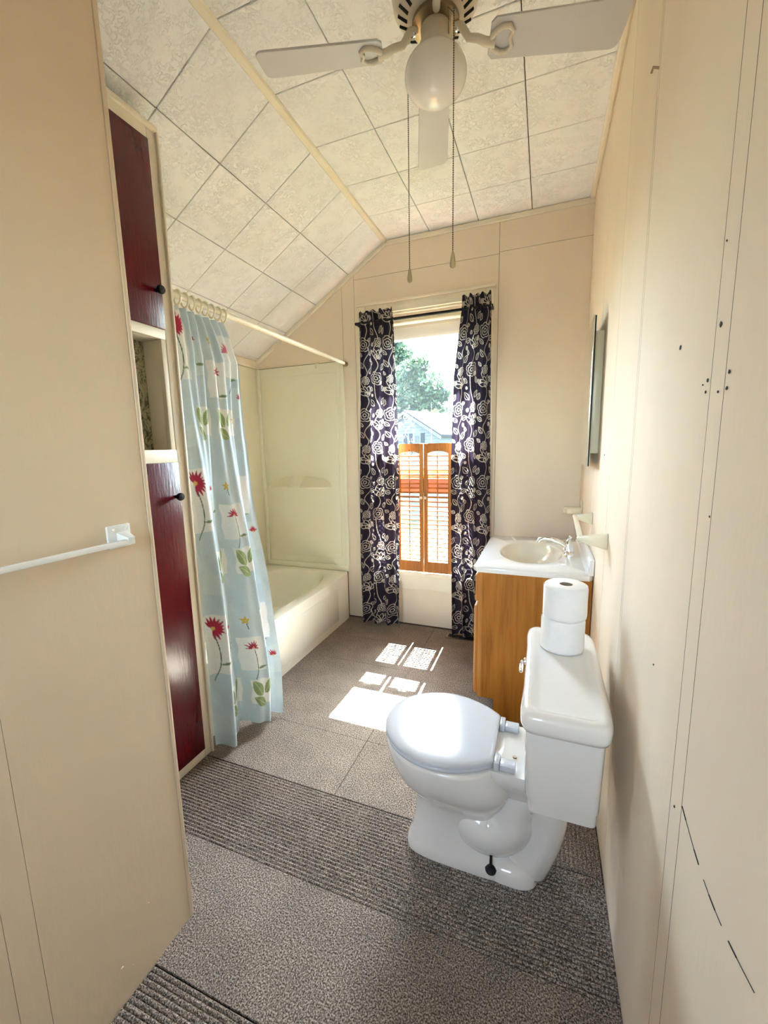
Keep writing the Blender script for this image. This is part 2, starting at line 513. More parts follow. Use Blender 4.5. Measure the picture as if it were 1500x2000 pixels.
# tub-side wall and rear wall with an unseen window added for fill light
struct('wall_tub_side', MB().box((XT - .15, .70, -.1), (XT, YB + .02, ZT + .3)), M_wall)
RW0, RW1, RZ0, RZ1 = -.66, 0.0, 1.30, 2.12
struct('wall_rear', MB().box((XL - .5, YN - .15, -.1), (RW0, YN, ZC + .1)).box((RW1, YN - .15, -.1), (XR + .15, YN, ZC + .1))
       .box((RW0, YN - .15, -.1), (RW1, YN, RZ0)).box((RW0, YN - .15, RZ1), (RW1, YN, ZC + .1)), M_wall)
w2 = struct('fill_window', MB().box((RW0, YN - .10, RZ0), (RW0 + .05, YN - .06, RZ1)).box((RW1 - .05, YN - .10, RZ0), (RW1, YN - .06, RZ1))
            .box((RW0 + .05, YN - .10, RZ0), (RW1 - .05, YN - .06, RZ0 + .05)).box((RW0 + .05, YN - .10, RZ1 - .05), (RW1 - .05, YN - .06, RZ1))
            .box((RW0 + .05, YN - .10, 1.68), (RW1 - .05, YN - .06, 1.72)), M_white)
part('pane', MB().box((RW0 + .05, YN - .082, RZ0 + .05), (RW1 - .05, YN - .078, 1.68)), M_glass, w2)
part('pane', MB().box((RW0 + .05, YN - .082, 1.72), (RW1 - .05, YN - .078, RZ1 - .05)), M_glass, w2)

# ------------------------------------------------------------------ ceiling
ce = struct('ceiling', MB().loft([[(XR + .15, y, ZC + .012), (XRIDGE, y, ZC + .012), (XT - .15, y, slope_z(XT - .15) + .014), (XT - .15, y, ZC + .25), (XR + .15, y, ZC + .25)] for y in (YN - .15, YB + .15)]), M_groove)
xl_ = [XRIDGE, -.740, -.430, -.120, .190, XR]
PY = 0.3095
yl_ = [YB - PY * k for k in range(0, 15)][::-1]
_tm = {}
def ctile(w, d):
    k = (round(w, 4), round(d, 4))
    if k not in _tm:
        _tm[k] = make_mesh('ceiling_tile', MB().box((0, 0, 0), (w, d, .012)), bevel=.0016, seg=1, smooth=False)
    return _tm[k]
gt = .0019
for i in range(len(xl_) - 1):
    for j in range(len(yl_) - 1):
        a, b = xl_[i] + gt, xl_[i + 1] - gt
        c, d = max(yl_[j], YN) + gt, yl_[j + 1] - gt
        piece('ceiling_tile', ctile(b - a, d - c), M_tile, ce, (a, c, ZC))
sl_ = [0.0, .0255, .332, .6435, .955, 1.2665, slope_len]
sl_ = [0.0, .332, .6435, .955, 1.2665, slope_len]
for i in range(len(sl_) - 1):
    for j in range(len(yl_) - 1):
        if yl_[j + 1] < .72: continue
        s0, s1 = sl_[i] + gt, sl_[i + 1] - gt
        c, d = yl_[j] + gt, yl_[j + 1] - gt
        # local x runs up the slope, so start at the lower edge
        o = piece('ceiling_tile', ctile(s1 - s0, d - c), M_tile, ce, (XRIDGE + sdx * s1, c, ZC + sdz * s1))
        o.rotation_euler = (0, -math.atan2(-sdz, -sdx), 0)
def strip(name, p0, p1, w, t, nrm, side, mat=None):
    """flat moulding from p0 to p1, width w along side, thickness t along nrm"""
    p0, p1, nrm, side = Vector(p0), Vector(p1), Vector(nrm).normalized(), Vector(side).normalized()
    prof = [(-w / 2, 0), (w / 2, 0), (w / 2, t * .55), (w / 2 - t * .5, t), (-w / 2 + t * .5, t), (-w / 2, t * .55)]
    mb = MB().loft([[p + side * a + nrm * b for a, b in prof] for p in (p0, p1)])
    return struct(name, mb, mat or M_trim, smooth=False)
strip('trim_2', (XRIDGE - .012, YN, ZC - .002), (XRIDGE - .012, YB, ZC - .002), .036, .013, (.26, 0, -1), (1, 0, .26))
strip('trim_3', (XR - .013, YN, ZC), (XR - .013, YB, ZC), .026, .016, (0, 0, -1), (1, 0, 0))
strip('trim_4', (XRIDGE, YB, ZC - .017), (XR, YB, ZC - .017), .032, .012, (0, -1, 0), (0, 0, 1))
nx, nz_ = sdz, -sdx
strip('trim_5', (XRIDGE + sdz * .017, YB, ZC - .017), (XT + .012, YB, ZT - .012), .03, .012, (0, -1, 0), (-sdz, 0, sdx))
strip('trim_6', (XT + .001, 1.25, 1.965), (XT + .001, YB, 1.965), .06, .012, (1, 0, 0), (0, 0, 1))

# ------------------------------------------------------------------ window 1
w1 = struct('window_1', MB().box((WX0, YB - .002, WZ0), (WX0 + .012, YB + .15, WZ1)).box((WX1 - .012, YB - .002, WZ0), (WX1, YB + .15, WZ1))
            .box((WX0, YB - .002, WZ1 - .012), (WX1, YB + .15, WZ1)), M_trim, smooth=False)
def casing(a, b): part('casing', MB().box(a, b), M_trim, w1, bevel=.004)
casing((WX0 - .066, YB - .016, .31), (WX0, YB, WZ1 + .06))
casing((WX1, YB - .016, .31), (WX1 + .05, YB, WZ1 + .06))
casing((WX0, YB - .016, WZ1), (WX1, YB, WZ1 + .06))
part('casing', MB().box((WX0 - .07, YB - .026, WZ1 + .06), (WX1 + .06, YB, WZ1 + .078)), M_trim, w1, bevel=.005)
part('sill', MB().box((WX0 - .07, YB - .028, WZ0 - .026), (WX1 + .055, YB + .15, WZ0)), M_trim, w1, bevel=.005)
part('apron', MB().box((WX0 - .05, YB - .012, .272), (WX1 + .05, YB, WZ0 - .026)), M_trim, w1, bevel=.003)
YG = 2.905
def bar(n, a, b, m=None, bev=.003): part(n, MB().box(a, b), m or M_white, w1, bevel=bev)
bar('sash_rail', (WX0 + .012, YG - .02, 2.125), (WX1 - .012, YG + .02, WZ1 - .012))
bar('sash_rail', (WX0 + .012, YG - .035, 2.045), (WX1 - .012, YG + .012, 2.1245))
bar('sash_rail', (WX0 + .012, YG - .02, WZ0), (WX1 - .012, YG + .02, WZ0 + .045))
for xa, xb in ((WX0 + .012, WX0 + .05), (WX1 - .05, WX1 - .012)):
    bar('sash_stile', (xa, YG - .02, WZ0 + .045), (xb, YG + .02, 2.045))
M_mauve = simple('mauve_painted_rail', (0.36, 0.20, 0.19), 0.5, 0.06, 8)
bar('meeting_rail', (WX0 + .05, 2.845, .985), (WX1 - .05, 2.872, 1.165), M_mauve)
part('pane', MB().box((WX0 + .05, YG - .003, WZ0 + .045), (WX1 - .05, YG + .001, 2.045)), M_glass, w1, smooth=False)
part('shade_roll', MB().tube([(WX0 + .02, 2.845, 2.152), (WX1 - .02, 2.845, 2.152)], .017, 16), M_blind, w1)

# ------------------------------------------------------------------ louvred shutters
SX = [-1.183, -.9855, -.783, -.5795, -.387]
SZ0, SZ1, SY0, SY1 = .412, 1.33, 2.790, 2.812
slat_me = {}
def slat_mesh(w):
    k = round(w, 4)
    if k not in slat_me:
        hw, ht = .0074, .0042
        prof = [(-hw, ht * .8), (-hw * .8, ht), (hw * .8, ht), (hw, ht * .8), (hw, -ht * .8), (hw * .8, -ht), (-hw * .8, -ht), (-hw, -ht * .8)]
        t = R(24)
        ring = lambda x: [(x, a * math.cos(t) - b * math.sin(t), a * math.sin(t) + b * math.cos(t)) for a, b in prof]
        slat_me[k] = make_mesh('slat', MB().loft([ring(-w / 2), ring(w / 2)]), smooth=False)
    return slat_me[k]
slabels = ['louvred wooden shutter panel folded behind the left patterned curtain', 'louvred wooden shutter panel left of the middle gap, with small knob',
           'louvred wooden shutter panel right of the middle gap, with small knob', 'louvred wooden shutter panel mostly behind the right patterned curtain']
for i in range(4):
    x0, x1 = SX[i] + .0018, SX[i + 1] - .0018
    t = thing('shutter_panel', ((x0 + x1) / 2, (SY0 + SY1) / 2, SZ0), slabels[i], 'shutter', 'louvred shutter panels in the window')
    st = .029; zt, zb = 1.262, .492
    part('stile', MB().box((x0, SY0, SZ0), (x0 + st, SY1, SZ1)), M_pine, t, bevel=.003)
    part('stile', MB().box((x1 - st, SY0, SZ0), (x1, SY1, SZ1)), M_pine, t, bevel=.003)
    # top rail with the arched lower edge cut for the tilt rod
    out = [(x0 + st, SZ1), (x1 - st, SZ1), (x1 - st, zt)]
    xm, hw = (x0 + x1) / 2, (x1 - x0) / 2 - st
    for k in range(0, 13):
        u = 1 - 2 * k / 12
        out.append((xm + hw * u * .98, zt + .014 * (1 - abs(u) ** 3)))
    out.append((x0 + st, zt))
    part('top_rail', MB().loft([[(x, SY0, z) for x, z in out], [(x, SY1, z) for x, z in out]]), M_pine, t, smooth=False)
    part('bottom_rail', MB().box((x0 + st, SY0, SZ0), (x1 - st, SY1, zb)), M_pine, t, bevel=.002)
    part('tilt_rod', MB().box((xm - .0035, SY0 - .008, zb + .01), (xm + .0035, SY0 - .001, zt - .005)), M_pine, t, bevel=.0015)
    part('peg_hole', MB().lathe([(.004, -.0008), (.004, .001)], (xm, SY0, 1.285), 10, 'y'), M_dark, t)
    me = slat_mesh(x1 - x0 - 2 * st)
    n = 24
    for k in range(n):
        piece('slat', me, M_pine, t, (xm, (SY0 + SY1) / 2, zb + (zt - zb) * (k + .5) / n))
    if i in (1, 2):
        kx = x1 - .0125 if i == 1 else x0 + .0125
        part('knob', MB().lathe([(.004, 0), (.004, -.008), (.0095, -.012), (.0105, -.018), (.007, -.023), (.0001, -.024)], (kx, SY0, .955), 16, 'y'), M_bone, t)

# ------------------------------------------------------------------ print drawing (colour of the cloth)
def draw(col, mask, c):
    m = np.clip(mask, 0, 1)[:, None]
    col[:] = col * (1 - m) + np.array(c)[None, :] * m
def stroke(d, w, soft=.0009): return np.clip((w / 2 + soft - np.abs(d)) / soft, 0, 1)
def wrap(a, p): return (a + p / 2) % p - p / 2
class Cloth:
    def __init__(s, U, V, base, pu=None, pv=None):
        s.U, s.V, s.pu, s.pv = U, V, pu, pv
        s.c = np.tile(np.array(base, float), (len(U), 1))
    def loc(s, cx, cy, rad):
        du, dv = s.U - cx, s.V - cy
        if s.pu: du = wrap(du, s.pu)
        if s.pv: dv = wrap(dv, s.pv)
        idx = np.nonzero((np.abs(du) < rad) & (np.abs(dv) < rad))[0]
        return idx, du[idx], dv[idx]
    def paint(s, idx, mask, c):
        sub = s.c[idx]; draw(sub, mask, c); s.c[idx] = sub
    def petal_flower(s, cx, cy, r, n, rot, c, w, rings=(1, .62)):
        idx, x, y = s.loc(cx, cy, r * 1.25)
        rr = np.hypot(x, y); th = np.arctan2(y, x) + rot
        for q in rings:
            prof = r * q * (.74 + .26 * np.abs(np.cos(n * th / 2)) ** .6)
            s.paint(idx, stroke(rr - prof, w), c)
        s.paint(idx, stroke(rr - r * .24, w), c)
    def lotus(s, cx, cy, r, rot, c, w):
        for k, a in enumerate((-1.15, -.6, 0, .6, 1.15)):
            aa = rot + a
            s.leaf(cx + math.cos(aa) * r * .55, cy + math.sin(aa) * r * .55, r * .62, r * .26, aa, c, w, NAVY, False)
        idx, x, y = s.loc(cx, cy, r)
        s.paint(idx, stroke(np.hypot(x, y) - r * .3, w), c)
        pass
    def leaf(s, cx, cy, L, W, ang, c, w, fill=None, vein=True, solid=False):
        idx, x, y = s.loc(cx, cy, L * 1.1)
        a = x * math.cos(ang) + y * math.sin(ang); b = -x * math.sin(ang) + y * math.cos(ang)
        t = np.clip(a / L, -1, 1)
        half = W * (1 - t * t) * (1 - .25 * t)
        d = np.abs(b) - half
        inside = (np.abs(a) < L)
        if solid: s.paint(idx, np.clip((-d) / .001 + .5, 0, 1) * inside, c); return idx, a, b, d, inside
        if fill is not None: s.paint(idx, np.clip((-d) / .001 + .5, 0, 1) * inside, fill)
        s.paint(idx, stroke(d, w) * inside, c)
        if vein:
            s.paint(idx, stroke(b, w * .8) * inside * (a < L * .7), c)
        return idx, a, b, d, inside
    def curve(s, pts, c, w):
        for (x0, y0), (x1, y1) in zip(pts[:-1], pts[1:]):
            mx, my = (x0 + x1) / 2, (y0 + y1) / 2
            L = math.hypot(x1 - x0, y1 - y0)
            idx, x, y = s.loc(mx, my, L / 2 + w * 2)
            tx, ty = (x1 - x0) / L, (y1 - y0) / L
            a = x * tx + y * ty; b = -x * ty + y * tx
            a = np.maximum(np.abs(a) - L / 2, 0)
            s.paint(idx, stroke(np.hypot(a, b), w), c)
    def rect(s, x0, x1, y0, y1, c, k=1.0, wob=.003):
        idx, x, y = s.loc((x0 + x1) / 2, (y0 + y1) / 2, max(x1 - x0, y1 - y0))
        wv = wob * np.sin(y * 70 + x0 * 31) ; wu = wob * np.sin(x * 60 + y0 * 17)
        dx = (x1 - x0) / 2 - np.abs(x + wv); dy = (y1 - y0) / 2 - np.abs(y + wu)
        s.paint(idx, np.clip(np.minimum(dx, dy) / .003, 0, 1) * k, c)
def spline(pts, n=10):
    out = []; P = [np.array(p) for p in pts]; P = [2 * P[0] - P[1]] + P + [2 * P[-1] - P[-2]]
    for i in range(1, len(P) - 2):
        for k in range(n):
            t = k / n
            out.append(tuple(.5 * ((2 * P[i]) + (-P[i - 1] + P[i + 1]) * t + (2 * P[i - 1] - 5 * P[i] + 4 * P[i + 1] - P[i + 2]) * t * t + (-P[i - 1] + 3 * P[i] - 3 * P[i + 1] + P[i + 2]) * t ** 3)))
    out.append(tuple(P[-2])); return out

def grid_cloth(name, X, Y, Z, colr, mat, parent, thickness=0.0):
    nu, nv = X.shape
    org = ORG[parent.name]
    vs_ = np.stack([X - org[0], Y - org[1], Z - org[2]], -1).reshape(-1, 3)
    a = (np.arange(nu - 1)[:, None] * nv + np.arange(nv - 1)[None, :]).ravel()
    q = np.stack([a, a + nv, a + nv + 1, a + 1], 1)
    me = bpy.data.meshes.new(name)
    me.vertices.add(len(vs_)); me.vertices.foreach_set('co', vs_.ravel())
    me.loops.add(q.size); me.loops.foreach_set('vertex_index', q.ravel().astype(np.int32))
    me.polygons.add(len(q)); me.polygons.foreach_set('loop_start', np.arange(0, q.size, 4, dtype=np.int32))
    me.update(calc_edges=True); me.validate()
    me.polygons.foreach_set('use_smooth', np.ones(len(q), bool))
    ca = me.color_attributes.new('print', 'FLOAT_COLOR', 'POINT')
    ca.data.foreach_set('color', np.concatenate([colr, np.ones((len(colr), 1))], 1).astype(np.float32).ravel())
    o = link(name, me, mat, parent)
    ORG[o.name] = org
    return o

# ------------------------------------------------------------------ window drapes
NAVY = (0.020, 0.014, 0.024); CREAM = (0.56, 0.49, 0.41)
def drape(label, edges, ph, nf, mirror):
    zs = [e[0] for e in edges][::-1]
    L = [e[1] for e in edges][::-1]; Rr = [e[2] for e in edges][::-1]
    W, H = .36, edges[0][0] - edges[-1][0]
    nu, nv = 186, 880
    u = np.linspace(0, 1, nu)[:, None]; z = np.linspace(edges[0][0], edges[-1][0], nv)[None, :]
    xl = np.interp(z, zs, L); xr = np.interp(z, zs, Rr)
    v = (edges[0][0] - z) / H
    pleat = u + .035 * np.sin(2 * math.pi * (nf * u + ph)) * (.4 + .6 * v) / 1.2
    X = xl + (xr - xl) * pleat + .006 * np.sin(5 * v + ph * 4) * np.ones_like(u)
    amp = .010 + .018 * np.clip(v * 3, 0, 1)
    near = np.exp(-((z - 2.147) / .03) ** 2)
    Y = 2.728 - .028 * v + amp * np.cos(2 * math.pi * (nf * u + ph) + .9 * np.sin(3 * v)) * (1 - .55 * near) + .005 * np.sin(2 * math.pi * 2.3 * nf * u + 6 * v)
    Y = np.minimum(Y, 2.781)
    Z = z + .006 * np.sin(2 * math.pi * (nf * u + ph)) * (v > .9) * (v - .9) * 10 + .007 * np.sin(2 * math.pi * nf * u * 1.5) * np.clip(1 - v * 30, 0, 1)
    X, Y, Z = np.broadcast_arrays(X, Y, Z)
    U = np.broadcast_to(u * W, X.shape).ravel(); V = np.broadcast_to(v * H, X.shape).ravel()
    c = Cloth(U, -V, NAVY, .235, .47)
    w = .0034
    s = spline([(.03, .0), (.075, .07), (.05, .14), (.09, .21), (.06, .28), (.08, .36), (.03, .47)])
    c.curve(s, CREAM, w * .9)
    c.curve(spline([(.15, .05), (.18, .12), (.15, .2), (.185, .29), (.16, .38), (.15, .52)]), CREAM, w)
    for px, py, r, n, ro in ((.165, .03, .044, 6, .2), (.05, .255, .046, 5, .9), (.06, .02, .027, 7, 0), (.19, .265, .03, 7, .4)):
        idx, x, y = c.loc(px, py, r * .95)
        c.paint(idx, (np.hypot(x, y) < r * .72) * 1.0, NAVY)
        c.petal_flower(px, py, r, n, ro, CREAM, w)
    for px, py, r, ro in ((.07, .40, .05, 1.9), (.17, .17, .046, 1.2)):
        c.lotus(px, py, r, ro, CREAM, w)
    for px, py, L_, W_, a in ((.105, .09, .030, .016, .9), (.03, .12, .026, .014, 2.2), (.115, .2, .026, .014, .4), (.02, .19, .024, .012, 2.6), (.13, .335, .030, .017, 2.3), (.215, .345, .028, .015, .8),
                              (.115, .43, .024, .013, 2.5), (.22, .10, .026, .015, .9), (.125, .13, .017, .009, 1.9), (.215, .43, .022, .012, 2.0), (.01, .33, .024, .013, 1.1), (.10, .29, .018, .010, .2), (.14, .25, .014, .008, 1.2), (.015, .055, .017, .009, 2.5)):
        c.leaf(px, py, L_, W_, a, CREAM, w * .9)
    for px, py, r in ((.215, .21, .013), (.105, .155, .011), (.012, .42, .012), (.13, .385, .008), (.2, .0, .012)):
        idx, x, y = c.loc(px, py, .03)
        d = np.hypot(x, y); c.paint(idx, stroke(d - r, w), CREAM); c.paint(idx, stroke(d - r * .4, w), CREAM)
    t = thing('window_curtain', (float(X.mean()), float(Y.mean()), edges[-1][0]), label, 'curtain', 'patterned curtains at the window')
    grid_cloth('panel', X, Y, Z, c.c, M_drape, t)
    # hem band along the foot
    return t
drape('navy floral window curtain hanging on the left, nearest the bathtub',
      [(2.218, -1.222, -.975), (2.147, -1.222, -.965), (1.6, -1.228, -.945), (1.0, -1.235, -.93), (.5, -1.24, -.925), (.022, -1.243, -.93)], .15, 3.4, False)
drape('navy floral window curtain hanging on the right, beside the sink vanity',
      [(2.225, -.512, -.338), (2.147, -.515, -.334), (1.75, -.555, -.325), (1.2, -.565, -.312), (.6, -.56, -.305), (.012, -.555, -.300)], .6, 3.0, True)
rod = thing('curtain_rod', (-.79, 2.733, 2.138), 'thin black metal curtain rod across the window top', 'curtain rod')
part('rod', MB().tube([(-1.245, 2.733, 2.147), (-.325, 2.733, 2.147)], .0095, 12), M_black, rod)
for x in (-1.236, -.332):
    part('bracket', MB().box((x - .006, 2.733, 2.139), (x + .006, 2.795, 2.155)), M_black, rod, bevel=.001)

# ------------------------------------------------------------------ bathtub
def egg(xc, yc, ax, ay, z, n=64, e=2.0):
    pts = []
    for k in range(n):
        t = 2 * math.pi * k / n
        c_, s_ = math.cos(t), math.sin(t)
        pts.append((xc + ax * math.copysign(abs(c_) ** (2 / e), c_), yc + ay * math.copysign(abs(s_) ** (2 / e), s_), z))
    return pts
TY0, TZ = 1.285, .362
tub = thing('bathtub', (-1.76, 2.045, 0), 'cream built-in bathtub with plain apron under the window-side surround', 'bathtub')
n = 96
def rectring(x0, x1, y0, y1, z, r=.02, n=96):
    cx, cy = (x0 + x1) / 2, (y0 + y1) / 2; ax, ay = (x1 - x0) / 2, (y1 - y0) / 2
    pts = []
    for k in range(n):
        t = 2 * math.pi * (k + .5) / n
        c_, s_ = math.cos(t), math.sin(t); q = 1 / max(abs(c_), abs(s_))
        x, y = c_ * q, s_ * q
        pts.append((cx + ax * x, cy + ay * y, z))
    return pts
x0, x1, y0, y1 = XT + .004, XA, TY0, YB - .004
bx, by = -1.755, 2.055
rings = [rectring(x0, x1, y0, y1, 0), rectring(x0, x1, y0, y1, TZ - .012), rectring(x0, x1 - .003, y0, y1, TZ - .003), rectring(x0, x1 - .012, y0, y1, TZ),
         egg(bx, by, .305, .690, TZ - .001, n, 3.4), egg(bx, by, .297, .68, TZ - .008, n, 3.3), egg(bx, by, .285, .66, TZ - .05, n, 3.2), egg(bx, by, .262, .62, .16, n, 3.0), egg(bx, by, .235, .58, .095, n, 2.8), egg(bx, by, .17, .50, .075, n, 2.5)]
# align start angle of the ellipse rings with the rectangle rings
def align(r_): return r_
rr = []
for r_ in rings:
    # sort by angle about the basin centre so that rings match
    ang_ = [(math.atan2((p[1] - by) / .69, (p[0] - bx) / .36)) for p in r_]
    k0 = min(range(len(r_)), key=lambda i: ang_[i])
    rr.append(r_[k0:] + r_[:k0])
part('basin', MB().loft(rr, False, True), M_tub, tub, smooth=True, ang=40)
part('apron_panel', MB().box((XA - .002, TY0 + .1, .05), (XA + .004, y1 - .22, .29)), M_tub, tub, bevel=.004)
part('drain', MB().lathe([(.03, .0765), (.03, .080), (.02, .081), (.0001, .079)], (bx, by + .36, 0), 20), M_chrome, tub)

# ------------------------------------------------------------------ tub surround
su = thing('tub_surround', (-1.76, 2.7, TZ), 'pale cream moulded wall surround above the bathtub', 'tub surround')
zt = 1.93
part('panel', MB().box((XT + .012, YB - .012, TZ), (XA, YB, zt)), M_sur, su, bevel=.003)
part('panel', MB().box((XT, TY0, TZ), (XT + .010, YB, zt)), M_sur, su, bevel=.003)
part('corner_strip', MB().box((XT + .010, YB - .03, TZ + .002), (XT + .035, YB - .012, zt)), M_sur, su, bevel=.005)
part('edge_strip', MB().box((XA - .03, YB - .018, TZ + .002), (XA + .002, YB - .004, zt)), M_sur, su, bevel=.006)
fr = MB()
part('raised_field', MB().box((-2.07, YB - .016, .46), (-1.44, YB - .010, 1.86)), M_sur, su, bevel=.006, seg=3)
part('bottom_ledge', MB().box((XT + .012, YB - .028, TZ), (XA, YB - .010, TZ + .045)), M_sur, su, bevel=.01, seg=3)
# moulded soap shelf: two lobes with a notch between, under an arched hood
def shelf_rings(xa, xb, hump):
    """a wedge: top surface domed, flat underside"""
    out = []
    m = 14
    for i in range(m + 1):
        x = xa + (xb - xa) * i / m
        h, d = hump(x)
        zb_ = 1.012
        out.append([(x, YB - .012, zb_), (x, YB - .012 - d, zb_), (x, YB - .014 - d, zb_ + .010), (x, YB - .012 - d * .75, zb_ + .013), (x, YB - .02 , zb_ + .013 + h), (x, YB - .012, zb_ + .015 + h)])
    return out
cx, hw = -1.785, .278
def hump(x):
    t = min(1, abs(x - cx) / hw); k = math.sqrt(max(0, 1 - t ** 2.2))
    return .075 * k, .012 + .115 * k
part('soap_shelf', MB().loft(shelf_rings(cx - hw, cx - .062, hump)), M_sur, su, ang=50)
part('soap_shelf', MB().loft(shelf_rings(cx + .045, cx + hw, hump)), M_sur, su, ang=50)
def hump2(x): return .075, .030
part('shelf_back', MB().loft(shelf_rings(cx - .062, cx + .045, hump2)), M_sur, su, ang=50)
hk = thing('wall_hook', (-1.60, 2.80, 1.90), 'small cream plastic hook on the wall above the tub surround', 'hook')
part('plate', MB().box((-1.615, YB - .006, 1.915), (-1.585, YB, 1.945)), M_bone, hk, bevel=.002)
part('hook', MB().tube([(-1.600, YB - .006, 1.935), (-1.600, YB - .022, 1.925), (-1.600, YB - .026, 1.908), (-1.600, YB - .02, 1.900), (-1.600, YB - .012, 1.906)], .004, 8), M_bone, hk)

# ------------------------------------------------------------------ built-in storage cabinet
CY0, CY1, CX = .74, 1.246, -1.32
cab = thing('storage_cabinet', (-1.7, (CY0 + CY1) / 2, 0), 'built-in tall storage cabinet with dark red doors beside the shower curtain', 'cabinet')
zf = 2.415
def side_prof(x_front): return [(x_front, 0), (XT + .002, 0), (XT + .002, slope_z(XT) - .012), (-1.46, slope_z(-1.46) - .012), (x_front, zf - .02)]
nz0, nz1, nyR = 1.312, 1.712, 1.193
nd = .098
# carcass: near side, far side, backing behind doors, niche box
part('side_panel', MB().loft([[(x, y, z) for x, z in side_prof(CX - .02)] for y in (CY0, CY0 + .018)]), M_trim, cab, smooth=False)
part('side_panel', MB().loft([[(x, y, z) for x, z in side_prof(CX - .02)] for y in (CY1 - .016, CY1 - .001)]), M_trim, cab, smooth=False)
def fr_(n_, a, b, m=M_trim, bev=.0025, parent=None): return part(n_, MB().box(a, b), m, parent or cab, bevel=bev)
fr_('stile', (CX - .02, 1.211, 0), (CX, CY1, zf))
fr_('stile', (CX - .02, CY0, 0), (CX, CY0 + .03, zf))
fr_('rail', (CX - .02, CY0 + .03, 2.372), (CX, 1.211, zf))
fr_('rail', (CX - .02, CY0 + .03, 1.712), (CX, 1.211, 1.75))
fr_('rail', (CX - .02, CY0 + .03, 1.262), (CX + .002, 1.211, 1.312))
fr_('rail', (CX - .02, CY0 + .03, 0), (CX, 1.211, .042))
fr_('top_moulding', (CX - .008, CY0, zf - .004), (CX + .010, CY1 + .006, zf + .014), bev=.004)
fr_('edge_moulding', (CX - .004, CY1 - .002, .0), (CX + .010, CY1 + .008, zf), bev=.003)
fr_('niche_side', (CX - nd, nyR, nz0), (CX - .02, nyR + .012, nz1))
fr_('niche_floor', (CX - nd, CY0 + .03, nz0 - .014), (CX - .02, nyR + .012, nz0))
fr_('niche_top', (CX - nd, CY0 + .03, nz1), (CX - .02, nyR + .012, nz1 + .012))
fr_('niche_stop', (CX - .021, nyR - .002, nz0), (CX - .002, 1.212, nz1), bev=.001)
def mat_vine():
    m, nt, b = nodes('vine_wallpaper')
    tc = N(nt, 'ShaderNodeNewGeometry')
    mp = N(nt, 'ShaderNodeMapping'); mp.inputs['Scale'].default_value = (1, 1, .55)
    nt.links.new(tc.outputs['Position'], mp.inputs[0])
    n1 = N(nt, 'ShaderNodeTexNoise', Scale=24.0, Detail=3.0, Distortion=1.6)
    n2 = N(nt, 'ShaderNodeTexNoise', Scale=60.0, Detail=3.0)
    for k in (n1, n2): nt.links.new(mp.outputs[0], k.inputs['Vector'])
    d = N(nt, 'ShaderNodeMath', operation='SUBTRACT'); nt.links.new(n1.outputs['Fac'], d.inputs[0]); d.inputs[1].default_value = .5
    ab = N(nt, 'ShaderNodeMath', operation='ABSOLUTE'); nt.links.new(d.outputs[0], ab.inputs[0])
    r1 = ramp(nt, ab.outputs[0], [(0.0, (0.10, 0.10, 0.055)), (0.022, (0.13, 0.13, 0.07)), (0.035, (0.40, 0.36, 0.22))])
    r2 = ramp(nt, n2.outputs['Fac'], [(0.56, (1, 1, 1)), (0.62, (.45, .5, .36))])
    mx = N(nt, 'ShaderNodeMix', data_type='RGBA', blend_type='MULTIPLY'); mx.inputs[0].default_value = 1.0
    nt.links.new(r1.outputs[0], mx.inputs[6]); nt.links.new(r2.outputs[0], mx.inputs[7])
    nt.links.new(mx.outputs[2], b.inputs['Base Color']); b.inputs['Roughness'].default_value = .35
    return m
part('niche_back', MB().box((CX - nd - .01, CY0 + .03, nz0), (CX - nd, nyR + .012, nz1)), mat_vine(), cab, smooth=False)
for z0, z1, kz in ((1.746, 2.372, 1.873), (.042, 1.264, 1.134)):
    d = fr_('door', (CX - .018, CY0 + .03, z0), (CX + .006, 1.2105, z1), M_red, .003)
    part('knob', MB().lathe([(.007, .006), (.0065, .018), (.013, .022), (.0155, .030), (.013, .037), (.0001, .039)], (CX, 1.183, kz), 18, 'x'), M_black, d)

# ------------------------------------------------------------------ shower rod, rings, curtain
RX, RZ = -1.361, 1.909
sr = thing('shower_rod', (RX, 2.0, RZ - .014), 'cream shower curtain rod running to the wall above the tub', 'shower rod')
part('outer_tube', MB().tube([(RX, CY1 + .002, RZ), (RX, 2.42, RZ)], .0135, 16), M_trim, sr)
part('inner_tube', MB().tube([(RX, 2.40, RZ), (RX, 2.775, RZ)], .0115, 16), M_trim, sr)
part('end_cap', MB().lathe([(.0125, 2.77), (.0155, 2.775), (.0155, 2.809)], (RX, 0, RZ), 16, 'y'), M_bronze, sr)
part('end_cap', MB().lathe([(.0165, CY1 + .001), (.0165, CY1 + .018)], (RX, 0, RZ), 16, 'y'), M_bone, sr)
ring_me = None
ny = 9
ring_y = [1.285 + .036 * k for k in range(ny)]
for k, y in enumerate(ring_y):
    pts = []
    for i in range(25):
        a = 2 * math.pi * i / 24
        pts.append((.021 * math.cos(a), 0, .027 * math.sin(a) - .006))
    if ring_me is None:
        ring_me = make_mesh('curtain_ring', MB().tube(pts, .0038, 8, caps=False))
    o = link('curtain_ring', ring_me, M_bone, None, (RX, y, RZ - .004))
    o.rotation_euler = (0, 0, R(random.uniform(-14, 14)))
    tag(o, ['first', 'second', 'third', 'fourth', 'fifth', 'sixth', 'seventh', 'eighth', 'last'][k] + ' cream shower curtain ring along the rod, counted from the red cabinet', 'curtain ring', 'shower curtain rings on the rod')

